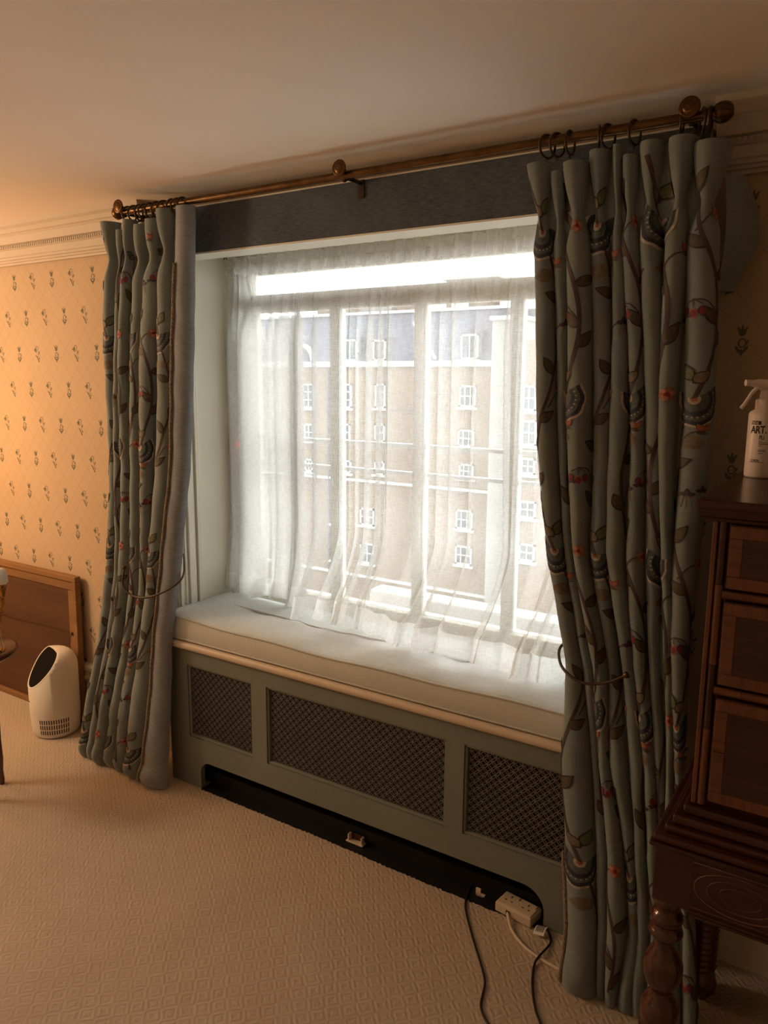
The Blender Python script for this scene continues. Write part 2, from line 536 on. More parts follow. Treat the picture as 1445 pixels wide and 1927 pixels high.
# ------------------------------------------------------------------ the room
XL, XR, YB, H = -3.05, 2.55, -4.4, 2.402
WF = 0.09      # room face of the window wall
struct(MB().box(XL, YB, -0.05, XR, 0.5, 0.0).build('floor', 'carpet'), 'beige carpet with small concentric diamond relief')
struct(MB().box(XL, YB, H, XR, 0.5, H+0.06).build('ceiling', 'ceiling'), 'plain warm white ceiling')
JX = 0.955      # half width of the window recess
w = MB()
w.box(XL, WF, 0, -JX-0.02, 0.5, H)
w.box(JX+0.02, WF, 0, XR, 0.5, H)
w.box(-JX-0.02, WF, 2.245, JX+0.02, 0.5, H)
w.box(-JX-0.02, 0.36, 0, JX+0.02, 0.5, 0.66)
struct(w.build('wall_window', 'wallpaper'), 'wallpapered wall with small dark sprigs on a diamond trellis')
struct(MB().box(XL-0.08, YB, 0, XL, 0.5, H).build('wall_left', 'wallpaper'))
struct(MB().box(XR, YB, 0, XR+0.08, 0.5, H).build('wall_right', 'roomwall'))
struct(MB().box(XL, YB-0.08, 0, XR, YB, H).build('wall_rear', 'roomwall'))

# recess linings with moulded panel strips near the room side
def jamb(sx, n):
    m = MB()
    x0, x1 = sx*(JX+0.045), sx*JX
    m.box(min(x0, x1), 0.0, 0.0, max(x0, x1), 0.5, 2.245)
    o = struct(m.build('trim_%d' % n, 'cream'))
    for y0, y1, t in ((0.008, 0.022, 0.010), (0.040, 0.050, 0.006), (0.060, 0.098, 0.012), (0.108, 0.122, 0.016), (0.128, 0.138, 0.008)):
        a, b = sx*JX, sx*(JX-t)
        MB().bbox(min(a, b), y0, 0.66, max(a, b), y1, 2.24, 0.003).build('panel_moulding', 'cream', o)
    return o
jamb(-1, 3)
jamb(1, 4)
struct(MB().box(-JX, 0.0, 2.225, JX, 0.42, 2.245).build('trim_5', 'cream'))
struct(MB().bbox(-JX, 0.315, 0.64, JX, 0.44, 0.70, 0.006).build('trim_6', 'cream'))

# cornices left and right of the pelmet, with a strip of tiny beads
def cornice(x0, x1, n, label):
    p = [(0.0, 2.205), (-0.016, 2.205), (-0.018, 2.214), (-0.026, 2.216), (-0.026, 2.224), (-0.034, 2.227), (-0.034, 2.236), (-0.040, 2.240),
         (-0.042, 2.268), (-0.050, 2.272), (-0.050, 2.288), (-0.066, 2.291), (-0.068, 2.300), (-0.074, 2.322), (-0.078, 2.326),
         (-0.082, 2.331), (-0.088, 2.334), (-0.096, 2.350), (-0.108, 2.360), (-0.110, 2.375), (0.0, 2.375)]
    p = [(y+WF, z+0.027) for y, z in p]
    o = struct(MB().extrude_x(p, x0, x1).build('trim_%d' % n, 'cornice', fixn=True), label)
    b = MB()
    x = x0+0.006
    while x < x1-0.006:
        b.box(x, WF-0.056, 2.301, x+0.008, WF-0.048, 2.313)
        x += 0.0145
    stuff(b.build('bead_strip', 'cornice', o))
cornice(XL, -1.085, 1, 'cream plaster cornice with bead strip above the sunlit wallpaper')
cornice(1.068, XR, 2, 'cream plaster cornice end above the dark chest')

def baseboard(x0, x1, nm):
    p = [(0, 0), (-0.020, 0), (-0.020, 0.245), (-0.030, 0.252), (-0.034, 0.266), (-0.027, 0.280), (-0.022, 0.300), (-0.030, 0.312), (-0.028, 0.330), (-0.012, 0.342), (0, 0.345)]
    p = [(y+WF, z*0.86) for y, z in p]
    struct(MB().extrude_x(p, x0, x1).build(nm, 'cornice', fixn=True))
baseboard(XL, -JX-0.045, 'baseboard_left')
baseboard(JX+0.045, XR, 'baseboard_right')

# ------------------------------------------------------------------ the window
win = bpy.data.objects.new('window_1', None)
COL.objects.link(win)
win.location = (0, 0.42, 0.7)
struct(win, 'wide cream framed window with upper fanlight and four lights')
GX = 0.865
def wpart(nm, *boxes, mat='cream', b=0.004):
    m = MB()
    for bx in boxes: m.bbox(*bx, b)
    return m.build(nm, mat, win)
wpart('stile', (-JX, 0.39, 0.66, -GX, 0.46, 2.245)); wpart('stile', (GX, 0.39, 0.66, JX, 0.46, 2.245))
wpart('head_rail', (-GX, 0.39, 2.145, GX, 0.46, 2.245))
wpart('bottom_rail', (-GX, 0.385, 0.66, GX, 0.46, 0.765))
wpart('transom', (-GX, 0.375, 1.985, GX, 0.46, 2.055))
wpart('transom_bead', (-GX, 0.362, 2.000, GX, 0.376, 2.016), b=0.002)
MX = (-0.424, -0.022, 0.372)
for x in MX:
    wpart('mullion', (x-0.018, 0.395, 0.765, x+0.018, 0.455, 1.985))
edges = [-GX] + list(MX) + [GX]
for i in range(4):
    a = edges[i] + (0.018 if i else 0); b = edges[i+1] - (0.018 if i < 3 else 0)
    wpart('casement_bead', (a, 0.41, 0.765, a+0.007, 0.45, 1.985), (b-0.007, 0.41, 0.765, b, 0.45, 1.985), b=0.002)
    wpart('meeting_rail', (a, 0.44, 1.434, b, 0.465, 1.450), mat='white', b=0.003)
    wpart('meeting_rail', (a, 0.44, 1.322, b, 0.465, 1.338), mat='white', b=0.003)
    MB().box(a+0.007, 0.424, 0.765, b-0.007, 0.427, 1.985).build('pane', 'glass', win)
for i in range(2):
    x0, x1 = ((-GX, 0.0), (0.0, GX))[i]
    MB().box(x0, 0.424, 2.055, x1, 0.427, 2.145).build('pane', 'glass', win)

# small sensor with a red light on the frame behind the voile, and an eye hook for the wire
s = thing('sensor_box', (-0.925, 0.36, 1.40), 'small white sensor box with red light behind the left voile', 'sensor')
MB().bbox(-0.954, 0.335, 1.365, -0.925, 0.382, 1.445, 0.004).build('case', 'white', s)
MB().lathe([(0.0, 0.004), (0.004, 0.003), (0.005, 0.0)], (-0.925, 0.352, 1.412), 10, axis=(1, 0, 0)).build('indicator_light', 'led', s)

# ------------------------------------------------------------------ pelmet, pole, rings
pel = thing('pelmet', (0, -0.01, 2.166), 'charcoal blue velvet covered pelmet board above the window', 'pelmet')
MB().bbox(-1.06, -0.022, 2.172, 1.06, WF-0.001, 2.338, 0.003).build('board', 'pelmet', pel)
MB().box(-1.06, -0.024, 2.166, 1.06, WF-0.001, 2.172).build('lower_edge', 'cream', pel)
MB().box(-1.06, -0.020, 2.338, 1.06, WF-0.001, 2.343).build('upper_edge', 'cream', pel)

PZ, PY = 2.332, -0.12
pole = thing('curtain_pole', (0, PY, PZ), 'long brass curtain pole with ball finials across the pelmet', 'curtain pole')
MB().tube([(-1.035, PY, PZ), (1.068, PY, PZ)], 0.0125, 16).build('rod', 'brass', pole)
for x, sx in ((-1.036, -1), (1.069, 1)):
    prof = [(0.0125, 0.0), (0.016, 0.003), (0.016, 0.010), (0.010, 0.012), (0.011, 0.014)]
    R0 = 0.0245
    for k in range(13):
        a = -70 + 160*k/12
        prof.append((max(0.0005, R0*math.cos(math.radians(a))), 0.014+0.023+R0*math.sin(math.radians(a))))
    f = MB().lathe(prof, (x, PY, PZ), 20, axis=(sx, 0, 0)).build('finial', 'brass', pole)
    g = MB()
    for k in range(8):
        a = 2*PI*k/8
        g.tube([(x+sx*(0.037+0.0248*math.sin(t)), PY+0.0248*math.cos(t)*math.cos(a), PZ+0.0248*math.cos(t)*math.sin(a)) for t in [math.radians(q) for q in range(-60, 90, 15)]], 0.0013, 5)
    g.build('finial_ribs', 'bronze', f)
for x in (-1.040, 0.004, 1.036):
    m = MB()
    m.tube([(x, -0.022, PZ-0.004), (x, -0.10, PZ-0.004)], 0.007, 10)
    m.tube([(x, PY+0.016*math.cos(a), PZ+0.016*math.sin(a)) for a in [math.radians(q) for q in range(-100, 101, 20)]], 0.005, 8)
    m.box(x-0.012, -0.027, PZ-0.05, x+0.012, -0.020, PZ+0.006)
    b = m.build('bracket', 'bronze', pole)
    prof = [(0.006, 0.0), (0.024, 0.002), (0.0255, 0.006), (0.023, 0.010), (0.018, 0.007), (0.014, 0.009), (0.010, 0.013), (0.006, 0.011), (0.0005, 0.014)]
    r = MB().lathe(prof, (x, PY-0.020, PZ+0.016), 24, axis=(0, -1, 0.0))
    r.tube([(x, PY+0.0, PZ+0.010), (x, PY-0.021, PZ+0.016)], 0.006, 8)
    r.build('rosette', 'brass', b)

def make_ring(x, turn, tilt, label, group, first=[None]):
    Rr, t = 0.029, 0.0034
    if first[0] is None:
        m = MB()
        n = 26
        m.tube([(0, Rr*math.cos(2*PI*k/n), Rr*math.sin(2*PI*k/n)) for k in range(n)], t, 8, closed=True)
        o = m.build('curtain_ring', 'bronze')
        MB().tube([(0, 0.004*math.cos(2*PI*k/10), -Rr-0.006+0.004*math.sin(2*PI*k/10)) for k in range(10)], 0.0011, 6, closed=True).build('eyelet', 'bronze', o)
        first[0] = o
    else:
        o = copy_tree(first[0], (0, 0, 0))
    o.location = (x, PY, PZ+0.0125+t-Rr)
    o.rotation_euler = (tilt, 0, turn)
    tag(o, label, 'curtain ring', group)
lx = [-1.010, -0.975, -0.945, -0.915, -0.885, -0.848, -0.812, -0.768, -0.738, -0.712]
for i, x in enumerate(lx):
    make_ring(x, rnd.uniform(-0.5, 0.35), 0, 'dark bronze curtain ring bunched at the pole end above the lamplit wall', 'bunched curtain rings by the lamplit wall')
rx = [0.672, 0.700, 0.735, 0.812, 0.835, 0.902, 1.015, 1.062, 1.080]
for i, x in enumerate(rx):
    make_ring(x, rnd.uniform(-0.45, 0.45), 0, 'dark bronze curtain ring above the drape beside the tall chest', 'curtain rings above the drape beside the chest')

# ------------------------------------------------------------------ embroidered drapes
RC = [[(2.295, 0.61), (2.086, 0.637), (1.575, 0.678), (1.213, 0.725), (0.896, 0.787), (0.62, 0.803), (0.364, 0.853), (0.167, 0.889), (-0.01, 0.883)],
 [(2.285, 0.683), (2.081, 0.692), (1.577, 0.734), (1.22, 0.777), (0.906, 0.838), (0.643, 0.888), (0.39, 0.933), (0.193, 0.967), (0.0, 0.984)],
 [(2.279, 0.727), (2.077, 0.737), (1.578, 0.764), (1.224, 0.807), (0.914, 0.875), (0.65, 0.912), (0.401, 0.966), (0.203, 0.994), (0.0, 1.013)],
 [(2.27, 0.796), (2.071, 0.807), (1.581, 0.832), (1.229, 0.85), (0.924, 0.921), (0.659, 0.943), (0.416, 1.009), (0.223, 1.046), (0.0, 1.041)],
 [(2.262, 0.854), (2.067, 0.856), (1.583, 0.881), (1.236, 0.898), (0.931, 0.952), (0.672, 0.993), (0.425, 1.037), (0.234, 1.074), (0.0, 1.083)],
 [(2.258, 0.881), (2.064, 0.886), (1.585, 0.931), (1.242, 0.948), (0.938, 0.988), (0.683, 1.033), (0.434, 1.065), (0.244, 1.101), (0.0, 1.117)],
 [(2.252, 0.924), (2.06, 0.935), (1.586, 0.969), (1.248, 0.996), (0.947, 1.029), (0.693, 1.067), (0.445, 1.099), (0.257, 1.124), (0.0, 1.147)],
 [(2.244, 0.984), (2.055, 0.993), (1.588, 1.016), (1.254, 1.037), (0.953, 1.058), (0.702, 1.095), (0.456, 1.120), (0.272, 1.150), (0.0, 1.180)],
 [(2.234, 1.054), (2.05, 1.05), (1.59, 1.061), (1.258, 1.069), (0.958, 1.085), (0.709, 1.115), (0.469, 1.140), (0.287, 1.175), (0.0, 1.215)],
 [(2.222, 1.14), (2.043, 1.126), (1.593, 1.134), (1.267, 1.137), (0.969, 1.132), (0.72, 1.140), (0.484, 1.165), (0.306, 1.205), (0.0, 1.255)]]
LC = [[(2.302, -1.15), (2.201, -1.146), (1.808, -1.182), (1.333, -1.212), (1.026, -1.248), (0.801, -1.282), (0.572, -1.319), (0.25, -1.409), (0.0, -1.45)],
 [(2.294, -1.071), (2.196, -1.085), (1.808, -1.123), (1.336, -1.16), (1.033, -1.191), (0.81, -1.225), (0.583, -1.264), (0.267, -1.339), (0.0, -1.39)],
 [(2.289, -1.022), (2.194, -1.04), (1.807, -1.085), (1.339, -1.117), (1.035, -1.155), (0.813, -1.190), (0.589, -1.222), (0.277, -1.290), (0.0, -1.34)],
 [(2.284, -0.973), (2.189, -0.993), (1.806, -1.033), (1.343, -1.06), (1.044, -1.096), (0.826, -1.121), (0.601, -1.165), (0.29, -1.235), (0.0, -1.27)],
 [(2.278, -0.904), (2.183, -0.920), (1.806, -0.970), (1.347, -0.995), (1.053, -1.03), (0.836, -1.058), (0.615, -1.105), (0.309, -1.170), (0.0, -1.200)],
 [(2.27, -0.829), (2.176, -0.835), (1.804, -0.876), (1.352, -0.927), (1.056, -0.975), (0.84, -1.005), (0.622, -1.045), (0.316, -1.100), (0.0, -1.130)],
 [(2.262, -0.742), (2.17, -0.752), (1.803, -0.799), (1.358, -0.837), (1.068, -0.897), (0.855, -0.933), (0.64, -0.963), (0.351, -0.985), (0.0, -1.035)],
 [(2.254, -0.657), (2.162, -0.664), (1.802, -0.69), (1.365, -0.735), (1.08, -0.792), (0.872, -0.825), (0.655, -0.87), (0.378, -0.872), (0.0, -0.880)]]

class Cloth:
    """pleated hanging cloth: rounded folds between crease lines; can map fabric points (u,z) onto its surface"""
    def __init__(s, creases, ztop, yprof, depth, plain_last, seed, tops):
        R = random.Random(seed)
        nt = len(creases)-1
        zs = np.concatenate([np.linspace(ztop, ztop-0.22, 23), np.linspace(ztop-0.24, 0.10, 72), np.linspace(0.085, 0.004, 7)])
        s.zs = zs
        cz = [np.array([c[0] for c in cr])[::-1] for cr in creases]
        cx = [np.array([c[1] for c in cr])[::-1] for cr in creases]
        NP = 15
        ph = [R.uniform(0, 6.28) for _ in range(nt)]
        yo = [R.uniform(-0.010, 0.010) for _ in range(nt)]
        rows = []
        for z in zs:
            yc = float(np.interp(z, *yprof))
            row = []
            for i in range(nt):
                last = plain_last and i == nt-1
                xl = float(np.interp(z, cz[i], cx[i])); xr = float(np.interp(z, cz[i+1], cx[i+1]))
                mid, hw = (xl+xr)/2, (xr-xl)/2
                d = (0.012 + depth[i]*hw) * (1+0.10*math.sin(3.1*z+ph[i]))
                k = 0.985; kd = 1.0
                hz = ztop - z
                if not last:
                    if hz < 0.125: k = 0.985 - 0.58*(hz/0.125)**1.8; kd = 1.15-0.55*(hz/0.125)**2
                    elif hz < 0.22: t = (hz-0.125)/0.095; t = t*t*(3-2*t); k = 0.405+0.58*t; kd = 0.60+0.40*t
                    mid += 0.006*math.sin(5*z+ph[i])
                    if hz < 0.14: d = max(d, 0.030)
                if z < 0.10:
                    q = 1-z/0.10
                    d *= 1+0.35*math.sin(PI*q) - 0.35*q*q; yc_ = yc
                zz = z + tops[i]*max(0, 1-hz/0.3)
                for j in range(NP):
                    a = -PI/2 + PI*j/(NP-1)
                    y = yc + yo[i] - kd*d*max(0, math.cos(a))**0.85
                    x = mid + hw*k*math.sin(a)
                    # very soft wrinkles
                    y += 0.0016*math.sin(38*z+7*i+2*a)*min(1, max(0, hz-0.1)*4)
                    row.append((x, y, max(0.004, zz)))
            rows.append(row)
        s.P = np.array(rows)
        s.NP, s.nt = NP, nt
        L = np.linalg.norm(np.diff(s.P, axis=1), axis=2)
        s.u = np.concatenate([[0], np.cumsum(np.median(L, axis=0))])
    def mesh(s, t0, t1):
        a, b = int(t0*s.NP), int(t1*s.NP)
        if t0 > 0: a -= 1
        return MB().grid(s.P[:, a:b], flip=False)
    def at(s, u, z, off=0.0016):
        u = min(max(u, s.u[0]+1e-4), getattr(s, 'umax', s.u[-1]-1e-4)); z = min(max(z, s.zs[-1]+1e-4), s.zs[0]-1e-4)
        j = int(np.searchsorted(s.u, u)) - 1
        i = int(np.searchsorted(-s.zs, -z)) - 1
        j = min(max(j, 0), len(s.u)-2); i = min(max(i, 0), len(s.zs)-2)
        fu = (u-s.u[j])/max(1e-6, s.u[j+1]-s.u[j]); fz = (s.zs[i]-z)/(s.zs[i]-s.zs[i+1])
        A, B, C_, D = s.P[i, j], s.P[i, j+1], s.P[i+1, j], s.P[i+1, j+1]
        p = (A*(1-fu)+B*fu)*(1-fz) + (C_*(1-fu)+D*fu)*fz
        du = (B-A)*(1-fz)+(D-C_)*fz; dz = (C_-A)*(1-fu)+(D-B)*fu
        n = np.cross(du, dz)
        n = n/ (np.linalg.norm(n)+1e-9)
        if n[1] > 0: n = -n
        return p + n*off

TH = ['th_vine', 'th_leaf', 'th_leafedge', 'th_navy', 'th_pearl', 'th_teal', 'th_orange', 'th_crimson', 'th_plum', 'th_rose', 'th_tan', 'th_green']
TI = {n[3:]: i for i, n in enumerate(TH)}
class Stitch:
    def __init__(s, cloth): s.c = cloth; s.m = MB()
    def ribbon(s, pts, w, col, off=0.0016):
        P = []
        pts = [(p[0], p[1]) for p in smooth_path([(a, b, 0) for a, b in pts], 6)]
        for i, (u, z) in enumerate(pts):
            a = pts[max(i-1, 0)]; b = pts[min(i+1, len(pts)-1)]
            dx, dz = b[0]-a[0], b[1]-a[1]; l = math.hypot(dx, dz)+1e-9
            nx, nz = -dz/l*w/2, dx/l*w/2
            P.append([s.c.at(u+nx, z+nz, off), s.c.at(u, z, off+0.0006), s.c.at(u-nx, z-nz, off)])
        s.m.grid(P, TI[col])
    def petal(s, u, z, ln, wd, ang, col, edge=None, off=0.0018, base=0.0):
        ca, sa = math.cos(ang), math.sin(ang)
        def strip(k, co, of):
            P = []
            for i in range(9):
                t = i/8
                hw = wd*k*(math.sin(PI*min(1, t**0.8)))**0.9 if 0 < t < 1 else 0.0004
                a = base + ln*((t-0.5)*k+0.5)
                P.append([s.c.at(u+ca*a-sa*b, z+sa*a+ca*b, of) for b in (-hw, -hw*0.5, 0, hw*0.5, hw)])
            s.m.grid(P, TI[co])
        if edge: strip(1.0, edge, off); strip(0.78, col, off+0.0008)
        else: strip(1.0, col, off)
    def disc(s, u, z, r, col, off=0.0022, n=10):
        P = [[s.c.at(u+rr*r*math.cos(2*PI*k/n), z+rr*r*math.sin(2*PI*k/n), off) for k in range(n)] for rr in (1.0, 0.5, 0.02)]
        s.m.grid(P, TI[col], closed=True)
    def shell(s, u, z, r, ang):
        """big fan shaped flower: scalloped pearl rim, navy and teal bands, orange heart"""
        n = 30
        bands = [(1.0, 0.90, 'pearl', 0.0018), (0.91, 0.78, 'navy', 0.0024), (0.79, 0.60, 'teal', 0.0022), (0.61, 0.47, 'navy', 0.0026), (0.48, 0.20, 'teal', 0.0024), (0.21, 0.10, 'pearl', 0.0026), (0.11, 0.01, 'orange', 0.0028)]
        for r0, r1, co, of in bands:
            P = []
            for rr in (r0, (r0+r1)/2, r1):
                ring = []
                for k in range(n+1):
                    t = -PI*0.62 + 2*PI*0.62*k/n
                    sc = 1 + 0.055*abs(math.cos(t*4.5))*min(1, rr*1.3)
                    x = rr*r*sc*math.cos(t)*1.05; y = rr*r*sc*math.sin(t)*0.86
                    ring.append(s.c.at(u+x*math.cos(ang)-y*math.sin(ang), z+x*math.sin(ang)+y*math.cos(ang), of))
                P.append(ring)
            s.m.grid(P, TI[co])
        for k in range(15):
            t = -PI*0.55 + 2*PI*0.55*k/14
            x = 0.675*r*math.cos(t)*1.05; y = 0.675*r*math.sin(t)*0.86
            s.disc(u+x*math.cos(ang)-y*math.sin(ang), z+x*math.sin(ang)+y*math.cos(ang), 0.0022, 'pearl', 0.0036, 6)
    def build(s, nm, parent): return s.m.build(nm, TH, parent)

def embroider(cl, parent, umax, seed, zphase, RU, zmax=2.26):
    R = random.Random(seed)
    vine, spray = Stitch(cl), Stitch(cl)
    RV = 0.86
    ncol = int(umax/RU)+1
    for c in range(ncol):
        u0 = RU*(c+0.45)
        ph = zphase + (RV/2 if c % 2 else 0)
        sgn = 1 if c % 2 else -1
        # main meandering stem
        pts = []
        z = 0.06
        while z < zmax:
            q = (z-ph)/RV*2*PI
            pts.append((u0 + sgn*RU*0.33*math.sin(q), z)); z += 0.07
        vine.ribbon(pts, 0.0085, 'vine')
        for k in range(-1, 4):
            zc = ph + k*RV
            if zc < -0.3 or zc > 2.6: continue
            def ok(z): return 0.05 < z < zmax
            # big shell flower hanging from the stem
            if 0.07 < zc < 2.18:
                st = Stitch(cl)
                st.shell(u0+0.004*sgn, zc+0.012, 0.066, -PI/2+0.18*sgn)
                st.petal(u0, zc+0.055, 0.050, 0.016, PI/2+0.5*sgn, 'green', 'leafedge'); st.petal(u0, zc+0.05, 0.045, 0.014, PI/2-0.8*sgn, 'tan', 'leafedge')
                st.build('embroidered_flower', parent)
                if ok(zc-0.10):
                    spray.petal(u0+0.03*sgn, zc-0.10, 0.070, 0.017, PI-0.15*sgn if sgn > 0 else 0.1, 'tan')
            # leaves along the stem
            for dz, du, an in ((0.14, 0.02, 0.9), (0.19, -0.03, 2.2), (0.30, 0.035, 0.5), (0.37, -0.02, 2.5), (0.50, 0.03, 1.0), (0.57, -0.03, 2.0), (0.70, 0.02, 0.4)):
                zz = zc+dz
                if ok(zz) and ok(zz+0.05):
                    q = (zz-ph)/RV*2*PI
                    ub = u0 + sgn*RU*0.33*math.sin(q)
                    a = an if sgn > 0 else PI-an
                    vine.petal(ub, zz, 0.056+R.uniform(-0.008, 0.012), 0.0145, a, 'leaf', 'leafedge')
            # side twigs with small bells and buds
            for dz, kind in ((0.24, 'bell'), (0.44, 'rosebud'), (0.62, 'trefoil'), (0.78, 'heart')):
                zz = zc+dz
                if not (ok(zz) and ok(zz-0.06)): continue
                q = (zz-ph)/RV*2*PI
                ub = u0 + sgn*RU*0.33*math.sin(q); s_ = -sgn if math.sin(q)*sgn > 0 else sgn
                tip = (ub + s_*0.050, zz+0.012)
                spray.ribbon([(ub, zz-0.03), (ub+s_*0.025, zz+0.006), tip], 0.0035, 'vine')
                if kind == 'bell':
                    for b in (-1, 0, 1):
                        x = tip[0]+b*0.017; y = tip[1]-0.028-0.006*(b == 0)
                        spray.ribbon([(tip[0], tip[1]), (x, y+0.016)], 0.002, 'vine')
                        spray.petal(x, y+0.012, 0.026, 0.0085, -PI/2, 'crimson', 'rose' if b == 0 else 'plum')
                elif kind == 'rosebud':
                    for b in range(6): spray.petal(tip[0], tip[1], 0.021, 0.0075, b*PI/3+0.3, 'orange' if b % 2 else 'rose', 'tan')
                    spray.disc(tip[0], tip[1], 0.0055, 'crimson', 0.0032)
                elif kind == 'trefoil':
                    for b in range(3):
                        spray.petal(tip[0], tip[1], 0.017, 0.0055, PI/2+(b-1)*1.4, 'plum', 'navy'); spray.petal(tip[0]+0.030, tip[1]+0.010, 0.015, 0.005, PI/2+(b-1)*1.4, 'plum', 'navy')
                    for b in (-1, 0, 1): spray.ribbon([(tip[0]+0.006*b, tip[1]-0.004), (tip[0]+0.012*b, tip[1]-0.034)], 0.0016, 'tan')
                else:
                    spray.petal(tip[0], tip[1], 0.024, 0.007, PI/2+0.55, 'orange', 'crimson'); spray.petal(tip[0], tip[1], 0.024, 0.007, PI/2-0.55, 'orange', 'crimson')
                    for b in (-2, -1, 1, 2): spray.petal(tip[0]+b*0.004, tip[1]-0.006, 0.020, 0.0028, PI/2+b*0.75, 'leaf')
    stuff(vine.build('embroidered_vine', parent))
    stuff(spray.build('embroidered_sprays', parent))

def rope(path, r, parent, name='rope_trim'):
    path = [Vector(p) for p in path]
    m = MB()
    for ph in (0, 2*PI/3, 4*PI/3):
        pts = []; d = 0.0
        for i in range(len(path)-1):
            a, b = path[i], path[i+1]
            n = max(1, int((b-a).length/0.006))
            for k in range(n):
                p = a.lerp(b, k/n); th = d*2*PI/0.045 + ph
                pts.append(p + Vector((math.cos(th)*r*0.55, math.sin(th)*r*0.55, 0)))
                d += (b-a).length/n
        m.tube(pts, r*0.62, 6)
    return m.build(name, 'rope', parent)

# left drape
yL = ([0, 0.15, 0.5, 0.9, 2.4], [-0.165, -0.155, -0.125, -0.105, -0.115])
topsL = [0.012, -0.022, 0.010, -0.012, 0.000, 0.026, 0.030]
clL = Cloth(LC, 2.285, yL, [1.05, 0.9, 1.0, 1.1, 0.85, 0.9, 0.58], True, 3, topsL)
clL.umax = clL.u[6*15+4]
dl = thing('drape', (-1.0, -0.15, 0), 'embroidered duck egg drape with grey velvet edge beside the air purifier', 'curtain')
clL.mesh(0, 6.4).build('embroidered_panel', 'drape', dl)
clL.mesh(6.4, 7).build('velvet_facing', 'facing', dl)['label'] = 'plain grey blue velvet leading edge'
embroider(clL, dl, clL.u[6*15+5]-0.01, 11, 0.13, 0.150)
j = 6*15 - 1
rope([clL.P[i, j+6]+np.array([0.0, -0.005, 0]) for i in range(18, len(clL.zs), 2)], 0.0062, dl)

# right drape
yR = ([0, 0.15, 0.5, 0.9, 2.4], [-0.270, -0.250, -0.175, -0.113, -0.115])
topsR = [0.014, -0.012, 0.0, 0.022, 0.028, 0.0, 0.024, 0.020, 0.0]
clR = Cloth(RC, 2.262, yR, [0.85, 1.0, 1.05, 0.9, 0.7, 1.0, 0.9, 1.05, 0.9], False, 5, topsR)
dr = thing('drape', (0.95, -0.16, 0), 'embroidered duck egg drape held back beside the dark chest', 'curtain')
clR.mesh(0, 9).build('embroidered_panel', 'drape', dr)
embroider(clR, dr, clR.u[-1]-0.02, 23, 0.36, 0.145)
rope([clR.P[i, 1]+np.array([-0.004, -0.004, 0]) for i in range(84, len(clR.zs))], 0.0062, dr)
# the return of the right drape turning back to the wall
P = []
for k in range(15):
    z = 2.20 - 0.27*k/14; t = k/14
    bul = 0.012+0.062*math.sin(PI*min(1, 0.15+0.75*t))*(1-max(0, t-0.55)/0.45*0.8)
    P.append([(1.118 + bul*math.sin(PI*a)*(1.0) + 0.012*math.sin(9*a+3*t), -0.10 + 0.185*a, z) for a in [q/9 for q in range(10)]])
MB().grid(P).build('return_edge', 'drape', dr)

# metal holdbacks curving round each drape
def holdback(nm, path, label, endcap):
    h = thing(nm, path[-1], label, 'curtain holdback')
    p = smooth_path(path, 6)
    MB().tube(p, 0.0042, 8).build('arm', 'bronze', h)
    d = (p[-1]-p[-2]).normalized()
    MB().lathe([(0.0045, -0.006), (0.008, 0.0), (0.0095, 0.006), (0.008, 0.009), (0.0005, 0.010)], p[-1] if endcap else p[0], 14, axis=d if endcap else -(p[1]-p[0])).build('end_finial', 'brass', h)
holdback('curtain_holdback', [(-1.050, -0.195, 0.935), (-1.040, -0.215, 0.872), (-0.985, -0.215, 0.835), (-0.905, -0.205, 0.838), (-0.828, -0.170, 0.872), (-0.800, -0.115, 0.915), (-0.88, -0.03, 0.955), (-1.02, WF, 0.965)],
         'thin bronze holdback hooked round the drape with velvet edge', False)
holdback('curtain_holdback', [(1.02, WF, 0.975), (0.83, -0.05, 0.965), (0.775, -0.11, 0.945), (0.795, -0.175, 0.915), (0.84, -0.205, 0.893), (0.89, -0.212, 0.887), (0.945, -0.210, 0.905), (0.985, -0.205, 0.930)],
         'thin bronze holdback hooked round the drape beside the chest', True)
